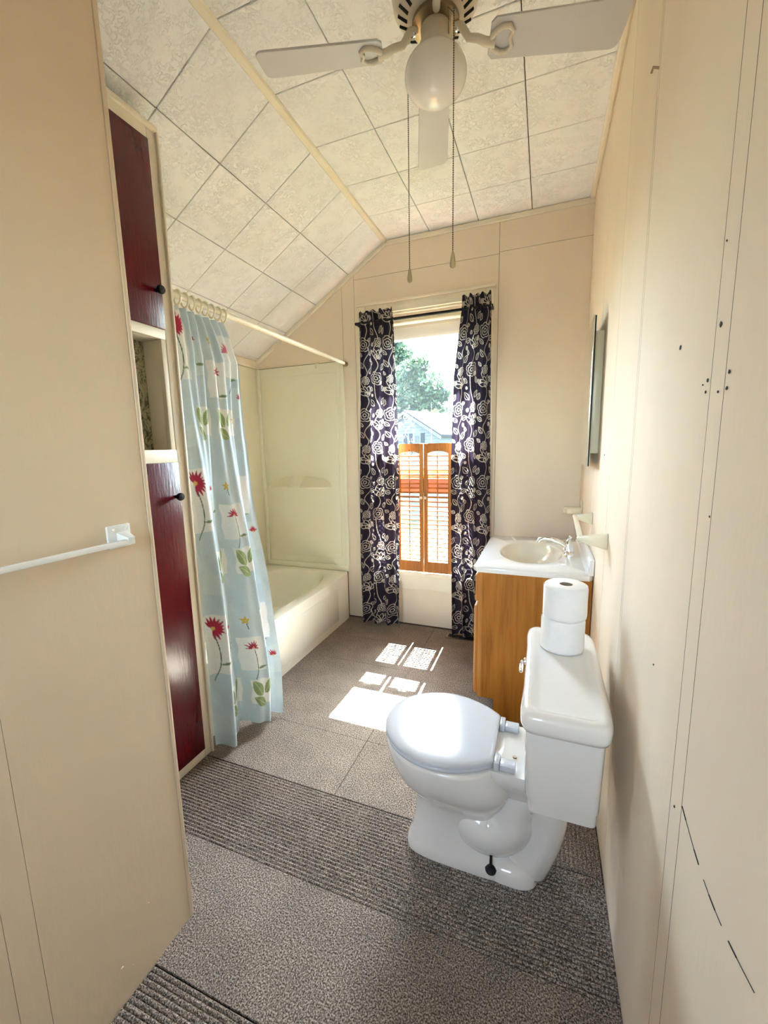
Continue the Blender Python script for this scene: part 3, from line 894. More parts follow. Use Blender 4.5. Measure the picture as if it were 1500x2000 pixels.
def shower_curtain():
    ztop, zbot = 1.868, .032
    nu, nv = 260, 470
    u = np.linspace(0, 1, nu)[:, None]; z = np.linspace(ztop, zbot, nv)[None, :]
    v = (ztop - z) / (ztop - zbot)
    zs = [0.03, .25, .45, .75, 1.1, 1.4, 1.7, 1.82, 1.87]
    xL = np.interp(z, zs, [-1.292, -1.298, -1.302, -1.31, -1.325, -1.345, -1.36, -1.369, -1.372])
    yL = np.interp(z, zs, [1.262, 1.263, 1.265, 1.267, 1.27, 1.272, 1.275, 1.277, 1.277])
    xR = np.interp(z, zs, [-1.150, -1.172, -1.205, -1.245, -1.292, -1.325, -1.352, -1.366, -1.372])
    yR = np.interp(z, zs, [1.560, 1.602, 1.612, 1.618, 1.612, 1.625, 1.655, 1.615, 1.585])
    dx, dy = xR - xL, yR - yL
    ln = np.hypot(dx, dy); nxx, nyy = dy / ln, -dx / ln            # towards the room
    f_top = np.cos(2 * math.pi * (7.5 * u + .1)); f_bot = np.cos(2 * math.pi * (2.05 * u ** 1.1 - .28)) + .28 * np.cos(2 * math.pi * 5.2 * u + 1.2)
    k = np.clip(v * 1.7, 0, 1) ** .8
    amp_t, amp_b = .014, .016 + .036 * v
    disp = (1 - k) * amp_t * f_top + k * amp_b * f_bot + .0035 * np.sin(17 * v + 9 * u)
    along = u + .018 * np.sin(2 * math.pi * (2.05 * u - .05)) * k
    X = xL + dx * along + nxx * (disp - amp_b * k * .2)
    Y = yL + dy * along + nyy * disp
    X = np.maximum(X, -1.374 - .012 * (v < .2))
    Z = z + np.where(v > .9, .045 * (np.cos(2 * math.pi * 1.05 * u + 2.6)) * (v - .9) * 10 * .35, 0)
    Y = np.maximum(Y, 1.259)
    X, Y, Z = np.broadcast_arrays(X, Y, Z)
    W, H = .64, ztop - zbot
    U = np.broadcast_to(u * W, X.shape).ravel(); V = np.broadcast_to(z, X.shape).ravel()
    blue = np.array((0.56, 0.66, 0.72))
    c = Cloth(U, V, blue)
    wc = .035 * np.sin(U * 23 + 2 * np.sin(V * 11)) + .03 * np.sin(V * 31 + 3 * np.sin(U * 17)) + .02 * np.sin(U * 71 + V * 53)
    c.c *= (1 + wc)[:, None]
    WHITE = (0.83, 0.84, 0.83); RED = (0.42, 0.035, 0.075); PINK = (0.62, 0.20, 0.30); GRN = (0.20, 0.28, 0.15); DG = (0.10, 0.15, 0.10); YEL = (0.60, 0.42, 0.10)
    PB = (0.62, 0.71, 0.74)
    def daisy(x, y, r, col, a0, a1, nn=11, petal=.34):
        for q in range(nn):
            a = a0 + (a1 - a0) * q / (nn - 1); L = r * random.uniform(.8, 1.1)
            c.leaf(x + math.cos(a) * L * .55, y + math.sin(a) * L * .55, L * .5, r * .115, a, col, .002, solid=True)
        idx, xx, yy = c.loc(x, y, r * .3); c.paint(idx, (np.hypot(xx, yy) < r * .17) * .9, YEL)
    def stem(x, y, L, bend=.02):
        c.curve(spline([(x, y), (x + bend * .6, y - L * .35), (x + bend * .4, y - L * .7), (x - bend, y - L)]), DG, .0032)
        c.leaf(x + bend * .5 + .034, y - L * .62, .034, .006, .08, GRN, .002, solid=True)
    def leaves(x, y, s_):
        for ddx, ddy, L, W_, a in ((-.024, .012, .034, .020, 2.2), (.028, .016, .034, .017, .9), (-.016, -.034, .032, .017, 2.6)):
            idx, a_, b_, d, ins = c.leaf(x + ddx * s_, y + ddy * s_, L * s_, W_ * s_, a, (0.33, 0.42, 0.20), .002, solid=True)
            sp_ = (np.sin(a_ * 620) * np.sin(b_ * 560 + 1) > .25) & (d < -.001) & ins
            c.paint(idx, sp_ * .65, (0.12, 0.19, 0.10)); c.paint(idx, stroke(b_, .0016) * ins * (d < 0), (0.62, 0.66, 0.45))
    def tiny(x, y, col):
        for q in range(5):
            a = q * 1.2566 + .3
            c.leaf(x + math.cos(a) * .011, y + math.sin(a) * .011, .010, .005, a, col, .001, solid=True)
        c.curve([(x + .004, y - .016), (x + .010, y - .04)], DG, .003)
    period = .62
    for k in range(-1, 4):
        b = 1.79 - period * k
        for (xa, xb, ya, yb, cc) in ((.0, .135, b - .20, b + .065, WHITE), (.30, .43, b - .26, b - .10, WHITE), (.14, .30, b - .42, b - .30, WHITE), (.17, .27, b - .17, b - .02, PB),
                                     (.0, .10, b - .47, b - .38, PB), (.33, .56, b - .42, b - .30, WHITE), (.44, .60, b - .16, b + .02, WHITE), (.54, .64, b - .34, b - .2, PB)):
            c.rect(xa, xb, ya, yb, cc, .95)
        daisy(.045, b + .005, .052, RED, -1.5, 2.4, 12); stem(.05, b - .03, .2)
        daisy(.205, b - .03, .024, RED, .2, 3.0, 7); stem(.20, b - .05, .12, .01)
        leaves(.205, b - .362, 1.45); leaves(.40, b - .362, 1.4)
        daisy(.36, b - .15, .033, RED, -.2, 3.3, 8); stem(.365, b - .16, .14, .012)
        tiny(.50, b - .35, YEL); daisy(.50, b - .05, .036, PINK, .0, 3.14, 9); stem(.505, b - .06, .17, .02)
        daisy(.60, b - .25, .03, RED, .3, 2.8, 7)
        tiny(.34, b - .02, YEL)
    t = thing('shower_curtain', (-1.26, 1.42, zbot), 'pale blue shower curtain printed with red flowers and green leaves', 'shower curtain')
    grid_cloth('cloth', X, Y, Z, c.c, M_shower, t)
shower_curtain()

# ------------------------------------------------------------------ towel bar on the left wall
tb = thing('towel_bar', (XL + .03, .4, 1.09), 'white towel bar with square bracket screwed to the left wall', 'towel bar')
for yb in (.634, .634 - .61):
    pl = part('bracket', MB().box((XL, yb - .027, 1.092), (XL + .007, yb + .027, 1.143)), M_white, tb, bevel=.002)
    part('post', MB().loft([[(XL + .007, yb - .008, 1.099), (XL + .007, yb + .020, 1.099), (XL + .007, yb + .020, 1.127), (XL + .007, yb - .008, 1.127)],
                            [(XL + .036, yb - .002, 1.100), (XL + .036, yb + .014, 1.100), (XL + .036, yb + .014, 1.116), (XL + .036, yb - .002, 1.116)]]), M_white, tb, bevel=.0015)
    for dy in (-.014, .014):
        part('screw', MB().lathe([(.0042, .007), (.0036, .0088), (.0001, .0092)], (XL, yb + dy, 1.134), 10, 'x'), M_chrome, pl)
part('bar', MB().box((XL + .024, .634 - .60, 1.101), (XL + .035, .640, 1.112)), M_white, tb, bevel=.002)

# ------------------------------------------------------------------ toilet
TC = 1.192
to = thing('toilet', (-.15, TC, 0), 'white two-piece toilet with closed lid standing against the right wall', 'toilet')
def egg2(xf, xb, hw, z, n=56, ef=2.0, eb=3.2, xm=None):
    xm = (xf + xb) / 2 if xm is None else xm
    pts = []
    for k in range(n):
        t = 2 * math.pi * k / n
        c_, s_ = math.cos(t), math.sin(t)
        e = ef if c_ < 0 else eb
        a = (xm - xf) if c_ < 0 else (xb - xm)
        pts.append((xm + a * math.copysign(abs(c_) ** (2 / e), c_), TC + hw * math.copysign(abs(s_) ** (2 / e), s_), z))
    return pts
rings = [egg2(-.385, .028, .088, 0, ef=4.5, eb=2.6), egg2(-.386, .028, .089, .018, ef=4.5, eb=2.6), egg2(-.381, .022, .084, .034, ef=4.5, eb=2.6),
         egg2(-.368, -.06, .070, .062, ef=4, eb=3), egg2(-.360, -.09, .066, .12, ef=3.8), egg2(-.358, -.09, .070, .17, ef=3.4), egg2(-.366, -.085, .088, .205, ef=2.8),
         egg2(-.394, -.07, .118, .238, ef=2.4), egg2(-.424, -.06, .146, .275, ef=2.2), egg2(-.441, -.05, .160, .310, ef=2.1), egg2(-.451, -.06, .169, .345, ef=2.1, eb=2.6), egg2(-.455, -.075, .173, .378, ef=2.1, eb=2.4),
         egg2(-.454, -.078, .172, .387, ef=2.1, eb=2.4), egg2(-.448, -.085, .166, .391, ef=2.1, eb=2.4)]
part('bowl', MB().loft(rings), M_por, to, ang=60)
# deck that carries the tank, and its flared underside
def rr_ring(xa, xb, hw, z, n=32, e=5): 
    return [(((xa + xb) / 2) + (xb - xa) / 2 * math.copysign(abs(math.cos(t)) ** (2 / e), math.cos(t)), TC + hw * math.copysign(abs(math.sin(t)) ** (2 / e), math.sin(t)), z) for t in [2 * math.pi * (k + .5) / n for k in range(n)]]
part('deck', MB().loft([rr_ring(-.16, .05, .075, .285), rr_ring(-.17, .10, .095, .325), rr_ring(-.18, .135, .112, .35), rr_ring(-.18, .14, .116, .382), rr_ring(-.178, .137, .113, .390)]), M_por, to, ang=60)
# trapway: fat pipe rising behind the bowl and dropping to the floor
tp_ = spline([(-.27, .15, .02), (-.20, .145, .072), (-.15, .122, .087), (-.10, .125, .090), (-.06, .165, .084), (-.045, .225, .074), (-.015, .268, .070), (.022, .262, .068), (.04, .21, .064), (.032, .14, .062), (.008, .07, .066), (-.01, .03, .07)], 5)
part('trapway', MB().tube([(a, TC, b) for a, b, c_ in tp_], [c_ for a, b, c_ in tp_], 28), M_por, to, ang=180)
part('floor_flange', MB().loft([rr_ring(-.14, .03, .088, .0, e=3), rr_ring(-.14, .03, .088, .03, e=3), rr_ring(-.13, .01, .07, .055, e=3)]), M_por, to, ang=60)
for s in (-1, 1):
    b = part('floor_bolt', MB().lathe([(.016, .030), (.017, .036), (.010, .044), (.0045, .046), (.004, .082), (.0001, .083)], (-.107, TC + s * .083, 0), 14), M_black, to)
def lid_outline(grow=0.0, xb=-.104, hwb=.113, xf=-.459, hwm=.176, xm=-.262, n=40):
    pts = []
    for k in range(n + 1):                       # front half, from near side round the nose to the far side
        t = math.pi * k / n
        s_ = math.cos(t)
        pts.append((xm - (xm - xf + grow) * math.sin(t) ** (.98), TC - (hwm + grow) * math.copysign(abs(s_) ** .96, s_)))
    for q in (.25, .5, .75):
        pts.append((xm + (xb - xm) * q, TC + (hwm + grow) - (hwm - hwb) * (q ** 1.7)))
    pts += [(xb - .006 + grow, TC + hwb + grow), (xb + grow, TC + hwb - .008), (xb + grow, TC - hwb + .008), (xb - .006 + grow, TC - hwb - grow)]
    for q in (.75, .5, .25):
        pts.append((xm + (xb - xm) * q, TC - (hwm + grow) + (hwm - hwb) * (q ** 1.7)))
    return pts
def plate(levels):
    rings_ = []
    for g_, z in levels:                         # g_: inset towards the middle of the plate
        k_ = 1 + g_ / .176
        rings_.append([(-.27 + (x + .27) * k_, TC + (y - TC) * k_, z) for x, y in lid_outline(0)])
    return MB().loft(rings_)
part('seat', plate([(-.010, .3925), (-.004, .394), (-.002, .400), (-.006, .4065), (-.012, .4075)]), M_seat, to, ang=50)
part('lid', plate([(-.005, .4085), (0, .411), (0, .418), (-.003, .4222), (-.012, .4240), (-.016, .4244), (-.030, .4252), (-.08, .4262)]), M_seat, to, ang=50)
for s in (-1, 1):
    yc = TC + s * .088
    h = part('hinge', MB().box((-.104, yc - .022, .391), (-.088, yc + .022, .416)), M_seat, to, bevel=.003)
    part('hinge_cap', MB().box((-.088, yc - .017, .391), (-.045, yc + .017, .409)), M_seat, h, bevel=.004)
part('deck_bolt', MB().lathe([(.006, .389), (.006, .393), (.0001, .3935)], (-.05, TC - .035, 0), 10), M_bronze, to)
ty0, ty1 = .954, 1.436
def tank_ring(xa, xb, ya, yb, z, e=14, n=64):
    cx_, cy_, ax_, ay_ = (xa + xb) / 2, (ya + yb) / 2, (xb - xa) / 2, (yb - ya) / 2
    return [(cx_ + ax_ * math.copysign(abs(math.cos(t)) ** (2 / e), math.cos(t)), cy_ + ay_ * math.copysign(abs(math.sin(t)) ** (2 / e), math.sin(t)), z) for t in [2 * math.pi * (k + .5) / n for k in range(n)]]
part('tank', MB().loft([tank_ring(-.004, .140, ty0 + .018, ty1 - .018, .400), tank_ring(-.012, .149, ty0 + .008, ty1 - .008, .406), tank_ring(-.014, .151, ty0 + .004, ty1 - .004, .440), tank_ring(-.018, .153, ty0 + .002, ty1 - .002, .446), tank_ring(-.024, .158, ty0, ty1, .634)]), M_por, to, ang=50)
def lid_ring(inset, z, dish=0):
    xa, xb, ya, yb = -.038 + inset, .171 - inset, .934 + inset, 1.456 - inset
    pts = []
    for t in [2 * math.pi * (k + .5) / 96 for k in range(96)]:
        e = 9
        x = (xa + xb) / 2 + (xb - xa) / 2 * math.copysign(abs(math.cos(t)) ** (2 / e), math.cos(t))
        y = (ya + yb) / 2 + (yb - ya) / 2 * math.copysign(abs(math.sin(t)) ** (2 / e), math.sin(t))
        if x < .06:                                # waisted front edge
            q = (y - TC) / .26
            x += .010 * (1 - q * q) * min(1, (.06 - x) / .06)
        pts.append((x, y, z))
    return pts
part('tank_lid', MB().loft([lid_ring(.012, .630), lid_ring(.004, .633), lid_ring(.0, .645), lid_ring(.0, .668), lid_ring(.004, .678), lid_ring(.011, .683), lid_ring(.020, .684), lid_ring(.026, .6825), lid_ring(.032, .6785), lid_ring(.045, .6775)]), M_por, to, ang=60)
hd = part('flush_handle', MB().lathe([(.013, -.024), (.013, -.036), (.009, -.040)], (0, ty1 - .06, .585), 16, 'x'), M_chrome, to)
part('lever', MB().box((-.052, ty1 - .13, .578), (-.040, ty1 - .05, .592)), M_chrome, hd, bevel=.004)

# ------------------------------------------------------------------ toilet paper
for k, (lab, dx, dy) in enumerate((('lower toilet paper roll of the two stacked on the tank', .0, .0), ('upper toilet paper roll of the two, its core open on top', .003, -.002))):
    z0 = .6785 + k * .1035
    cx_, cy_ = .072 + dx, 1.322 + dy
    t = thing('toilet_paper_roll', (cx_, cy_, z0), lab, 'toilet paper', 'stacked toilet paper rolls')
    pr = [(.019, .002), (.056, .0), (.0605, .003), (.062, .012), (.0615, .05), (.062, .092), (.0605, .100), (.056, .103), (.019, .102)]
    part('paper', MB().lathe([(r, z0 + h) for r, h in pr] + [(.019, z0 + .002)], (cx_, cy_, 0), 48), M_paper, t, ang=50)
    part('core', MB().lathe([(.0190, z0 + .003), (.0190, z0 + .101), (.0178, z0 + .101), (.0178, z0 + .003), (.0190, z0 + .003)], (cx_, cy_, 0), 28), simple('cardboard', (0.30, 0.22, 0.15), .9), t)
    part('loose_sheet', MB().loft([[(cx_ + .0635 * math.cos(a), cy_ + .0635 * math.sin(a), z) for z in (z0 + .004, z0 + .099)] for a in [R(q) for q in range(170, 236, 6)]], False, False, False), M_paper, t)

# ------------------------------------------------------------------ vanity
VY0, VY1, VX = 1.890, 2.565, -.250
ZV = .728
va = thing('vanity_cabinet', (-.02, (VY0 + VY1) / 2, 0), 'oak bathroom vanity cabinet standing in the right corner', 'cabinet')
# side panels with toe-kick notch
def vside(y0_, y1_): 
    o_ = [(VX, .098), (VX + .062, .098), (VX + .062, 0), (XR - .004, 0), (XR - .004, ZV), (VX, ZV)]
    return MB().loft([[(x, y, z) for x, z in o_] for y in (y0_, y1_)])
part('side_panel', vside(VY0, VY0 + .016), M_oak, va, smooth=False)
part('side_panel', vside(VY1 - .016, VY1), M_oak, va, smooth=False)
part('toe_kick', MB().box((VX + .062, VY0 + .016, 0), (VX + .074, VY1 - .016, .098)), M_dark, va)
part('bottom_panel', MB().box((VX, VY0 + .016, .098), (XR - .004, VY1 - .016, .114)), M_oak, va)
part('face_frame', MB().box((VX - .018, VY0, .098), (VX, VY0 + .045, ZV)).box((VX - .018, VY1 - .045, .098), (VX, VY1, ZV)).box((VX - .018, VY0 + .045, .68), (VX, VY1 - .045, ZV)).box((VX - .018, VY0 + .045, .098), (VX, VY1 - .045, .14)).box((VX - .018, VY0 + .045, .545), (VX, VY1 - .045, .58)), M_oakf, va, smooth=False)
part('drawer_front', MB().box((VX - .034, VY0 + .02, .575), (VX - .018, VY1 - .02, .708)), M_oakf, va, bevel=.005)
ym = (VY0 + VY1) / 2
for a, b, ky in ((VY0 + .003, ym - .002, ym - .04), (ym + .002, VY1 - .012, ym + .04)):
    d = part('door', MB().box((VX - .036, a, .112), (VX - .018, b, .560)), M_oakf, va, bevel=.006)
    part('door_panel', MB().box((VX - .039, a + .05, .165), (VX - .034, b - .05, .505)), M_oak, d, bevel=.003)
# counter with integral oval basin and backsplash
vt = thing('sink_counter', (-.02, (VY0 + VY1) / 2, ZV), 'white moulded vanity top with oval bone-coloured basin', 'countertop')
cx_, cy_ = -.050, 2.222
n = 96
def bring(x0, x1, y0, y1, z): 
    p = rectring(x0, x1, y0, y1, z, n=n)
    return p
def boval(a, b, z): return [(cx_ + a * math.cos(2 * math.pi * (k + .5) / n), cy_ + b * math.sin(2 * math.pi * (k + .5) / n), z) for k in range(n)]
tx0, tx1, tyy0, tyy1, ztp = -.290, XR - .002, 1.872, 2.583, .757
part('counter', MB().loft([boval(.16, .235, ztp - .028), bring(tx0 + .004, tx1, tyy0 + .004, tyy1 - .004, ztp - .029), bring(tx0, tx1, tyy0, tyy1, ztp - .022), bring(tx0, tx1, tyy0, tyy1, ztp - .006), bring(tx0 + .006, tx1, tyy0 + .006, tyy1 - .006, ztp), boval(.158, .236, ztp), boval(.153, .230, ztp - .002)], False, False), M_marble, vt, ang=45)
part('basin', MB().loft([boval(.153, .230, ztp - .002), boval(.147, .222, ztp - .006), boval(.135, .205, ztp - .035), boval(.115, .175, ztp - .075), boval(.075, .115, ztp - .105), boval(.022, .03, ztp - .115)], False, True), M_basin, vt, ang=60)
part('drain', MB().lathe([(.022, ztp - .1145), (.021, ztp - .112), (.012, ztp - .1125), (.0001, ztp - .114)], (cx_, cy_, 0), 18), M_chrome, vt)
bs = [(XR - .020, ztp - .004), (XR - .030, ztp + .0), (XR - .022, ztp + .006), (XR - .020, ztp + .012), (XR - .018, ztp + .058), (XR - .012, ztp + .064), (XR - .002, ztp + .064), (XR - .002, ztp - .004)]
part('backsplash', MB().loft([[(x, y, z) for x, z in bs] for y in (tyy0 + .004, tyy1 - .004)]), M_marble, vt, ang=50)

# faucet (single lever, base plate along the wall)
fa = thing('faucet', (.128, 2.222, ztp), 'chrome single-handle faucet at the back of the vanity basin', 'faucet')
fx, fy, fz = .128, 2.222, ztp + .0005
part('base_plate', MB().loft([[(fx + .026 * math.copysign(abs(math.cos(t)) ** .7, math.cos(t)) * q, fy + .075 * math.copysign(abs(math.sin(t)) ** .7, math.sin(t)) * q, fz + h) for t in [2 * math.pi * k / 40 for k in range(40)]] for q, h in ((1, 0), (1, .010), (.93, .016), (.8, .019))]), M_chrome, fa, ang=50)
part('body', MB().lathe([(.026, fz + .015), (.024, fz + .03), (.019, fz + .05), (.016, fz + .062), (.013, fz + .068), (.0001, fz + .070)], (fx, fy, 0), 24), M_chrome, fa, ang=50)
part('spout', MB().tube([(fx - .008, fy, fz + .035), (fx - .035, fy, fz + .055), (fx - .075, fy, fz + .070), (fx - .112, fy, fz + .074), (fx - .135, fy, fz + .066), (fx - .142, fy, fz + .052)], [.014, .0135, .0125, .0125, .0125, .011], 16), M_chrome, fa, ang=60)
part('handle', MB().tube([(fx, fy, fz + .066), (fx + .004, fy, fz + .082), (fx + .010, fy, fz + .090)], [.009, .008, .0095], 14), M_chrome, fa, ang=60)

# ------------------------------------------------------------------ mirror cabinet on the right wall
mc = thing('mirror_cabinet', (.19, 2.145, 1.207), 'frameless mirror-fronted medicine cabinet on the right wall', 'mirror')
part('body', MB().box((.176, 2.0, 1.262), (XR, 2.29, 1.765)), M_bone, mc, bevel=.003)
part('door_edge', MB().box((.1705, 1.952, 1.209), (.176, 2.345, 1.814)), M_black, mc)
part('mirror', MB().box((.166, 1.950, 1.207), (.1705, 2.347, 1.816)), M_mirror, mc, bevel=.0012)

# ------------------------------------------------------------------ plastic towel bar and cup holder on the right wall
pb = thing('towel_bar', (.17, 1.82, .945), 'bone plastic towel bar on the right wall above the vanity', 'towel bar')
for yb, s, k_ in ((1.565, 1, 0.0), (2.075, -1, .014)):
    o_ = [(XR, .940), (XR, .996), (.150 + k_, .986), (.122 + k_, .984), (.115 + k_, .976), (.118 + k_, .968), (.150 + k_, .955)]
    part('arm', MB().loft([[(x, yb, z) for x, z in o_], [(x, yb + s * .018, z) for x, z in o_]]), M_bone, pb, bevel=.003)
part('bar', MB().tube([(.127, 1.572, .976), (.141, 2.068, .976)], .0095, 14), M_bone, pb)
ch = thing('cup_holder', (.17, 2.60, .90), 'small bone plastic cup holder in the back right corner', 'cup holder')
part('wall_plate', MB().box((XR - .010, 2.57, .905), (XR, 2.63, .985)), M_bone, ch, bevel=.004)
part('shelf', MB().loft([[(x, y, z) for x, y in [(XR - .009, 2.565), (XR - .009, 2.635), (.135, 2.64), (.118, 2.625), (.114, 2.60), (.118, 2.575), (.135, 2.56)]] for z in (.910, .942)]), M_bone, ch, bevel=.003)

# ------------------------------------------------------------------ ceiling fan
FX, FY = -.330, 1.325
fan = thing('ceiling_fan', (FX, FY, ZC - .4), 'white ceiling fan with four blades and round globe light', 'ceiling fan')
part('canopy', MB().lathe([(.075, ZC), (.078, ZC - .012), (.07, ZC - .03), (.055, ZC - .035)], (FX, FY, 0), 40), M_brass, fan)
mo = part('motor_housing', MB().lathe([(.055, ZC - .03), (.10, ZC - .045), (.120, ZC - .065), (.123, ZC - .12), (.118, ZC - .145), (.100, ZC - .168), (.072, ZC - .185), (.060, ZC - .187)], (FX, FY, 0), 64), M_brass, fan, ang=50)
for k in range(22):
    a = 2 * math.pi * k / 22
    c0, s0 = math.cos(a), math.sin(a)
    p0 = Vector((FX + .0795 * c0, FY + .0795 * s0, ZC - .1815)); p1 = Vector((FX + .104 * c0, FY + .104 * s0, ZC - .1655))
    part('vent_slot', MB().tube([p0, p1], .0042, 8), M_dark, mo)
part('flywheel', MB().lathe([(.060, ZC - .186), (.066, ZC - .190), (.066, ZC - .200), (.040, ZC - .204)], (FX, FY, 0), 40), M_bronze, fan)
part('switch_housing', MB().lathe([(.038, ZC - .20), (.042, ZC - .206), (.040, ZC - .235), (.045, ZC - .243), (.046, ZC - .262), (.03, ZC - .265)], (FX, FY, 0), 40), M_brass, fan)
gz = 2.349
prof = [(.036, gz + .064)] + [(.088 * math.sin(R(q)), gz + .066 * math.cos(R(q))) for q in range(28, 180, 8)] + [(.0001, gz - .066)]
part('globe', MB().lathe(prof, (FX, FY, 0), 48), M_globe, fan, ang=80)
ZBL = 2.425
for k in range(4):
    a = R(15.3 + 180 + 90 * k)
    ca, sa = math.cos(a), math.sin(a)
    pit = R(-12)
    def W(r, w, h):
        y_, z_ = w * math.cos(pit) - h * math.sin(pit), w * math.sin(pit) + h * math.cos(pit)
        return (FX + r * ca - y_ * sa, FY + r * sa + y_ * ca, ZBL + z_)
    # blade outline
    o_ = []
    hw0, hw1 = .050, .0585
    o_ += [(.150, -hw0 + .012), (.162, -hw0)]
    o_ += [(.49, -hw1)]
    o_ += [(.49 + .022 * math.sin(R(q)), -hw1 + .022 - .022 * math.cos(R(q))) for q in range(15, 91, 15)]
    o_ += [(.512 , hw1 - .022)]
    o_ += [(.49 + .022 * math.cos(R(q)), hw1 - .022 + .022 * math.sin(R(q))) for q in range(15, 91, 15)]
    o_ += [(.162, hw0), (.150, hw0 - .012)]
    b = part('blade', MB().loft([[W(r, w, -.003) for r, w in o_], [W(r, w, .003) for r, w in o_]]), M_fanw, fan, bevel=.001, seg=1)
    arm = MB()
    P = lambda r, w, z: (FX + r * ca - w * sa, FY + r * sa + w * ca, z)
    arm.tube([P(.052, 0, ZC - .198), P(.072, 0, ZC - .206), P(.092, 0, ZC - .236), P(.118, 0, ZBL + .004), P(.140, 0, ZBL - .006), P(.165, 0, ZBL - .010)], [.010, .0105, .010, .010, .011, .012], 12)
    for s in (-1, 1):
        pts = [W(.150, 0, -.008), W(.160, s * .018, -.008), W(.180, s * .030, -.007), W(.200, s * .030, -.006), W(.212, s * .018, -.006), W(.205, 0, -.006)]
        arm.tube(pts, [.007, .0075, .007, .0065, .006, .005], 8)
    ar = part('blade_arm', arm, M_brass, fan, ang=70)
    part('screw', MB().lathe([(.006, ZC - .212), (.005, ZC - .216), (.0001, ZC - .217)], P(.060, 0, 0)[:2] + (0,), 10), M_chrome, ar)
for cxo, cyo, ztop, zend in ((-.089, .020, 2.41, 1.838), (.071, -.090, 2.43, 1.815)):
    bx_, by_ = FX + cxo, FY + cyo
    cmb = MB()
    st0 = (FX + (.040 if cxo > 0 else -.04) , FY - .015, 2.425)
    m_ = int((ztop - .03 - zend) / .0055)
    cmb.tube([st0, ((st0[0] + bx_) / 2, by_, 2.423), (bx_, by_, 2.405), (bx_, by_, zend + .015)], .0008, 5)
    for i in range(m_):
        zz = ztop - .015 - i * .0055
        cmb.lathe([(.0001, zz + .002), (.0019, zz + .0007), (.0019, zz - .0007), (.0001, zz - .002)], (bx_, by_, 0), 5)
    pc = part('pull_chain', cmb, M_chain, fan, smooth=False)
    part('chain_pull', MB().lathe([(.0025, zend + .022), (.0045, zend + .016), (.008, zend - .006), (.0078, zend - .014), (.004, zend - .019), (.0001, zend - .020)], (bx_, by_, 0), 14), M_pull, pc)

# ------------------------------------------------------------------ floor register
fv = thing('floor_vent', (-.47, 2.695, 0), 'dark metal floor vent below the right window curtain', 'vent')
part('frame', MB().box((-.595, 2.655, 0), (-.345, 2.668, .006)).box((-.595, 2.722, 0), (-.345, 2.735, .006)).box((-.595, 2.668, 0), (-.582, 2.722, .006)).box((-.358, 2.668, 0), (-.345, 2.722, .006)), M_bronze, fv, smooth=False)
part('well', MB().box((-.582, 2.668, 0), (-.358, 2.722, .0015)), M_dark, fv, smooth=False)
lou = make_mesh('louvre', MB().box((-.002, -.027, 0), (.002, .027, .0045)), smooth=False)
for k in range(14):
    piece('louvre', lou, M_black, fv, (-.575 + k * .016, 2.695, .0008))

# ------------------------------------------------------------------ outside
GZ = -3.6
M_grass = simple('lawn', (0.022, 0.027, 0.013), .9, .25, .4, spec=0.05)
struct('ground', MB().box((-160, 3.4, GZ - .5), (160, 420, GZ)), M_grass)
# eave of this house above the window
struct('roof_eave', MB().loft([[(x, 2.97, 2.68), (x, 3.42, 2.66), (x, 3.42, 2.70), (x, 2.97, 3.0)] for x in (-4.5, 3.5)]), simple('eave_paint', (0.62, 0.60, 0.55), .6))
# far hills, distance haze painted into their bluish base colour
hm = MB(); hr = []
for i in range(61):
    x = -330 + i * 8
    h = 8 + 14 * math.exp(-((x + 55) / 70) ** 2) + 6 * math.sin(i * .5) * .4 + random.uniform(-.5, .5)
    hr.append([(x, 300, GZ), (x, 320, GZ + h * .7), (x, 345, GZ + h + 6), (x, 400, GZ)])
hm.loft(hr, False, False, False)
struct('hills', hm, simple('hazy_wooded_hill', (0.02, 0.04, 0.055), .95, .3, .08, spec=0.05))

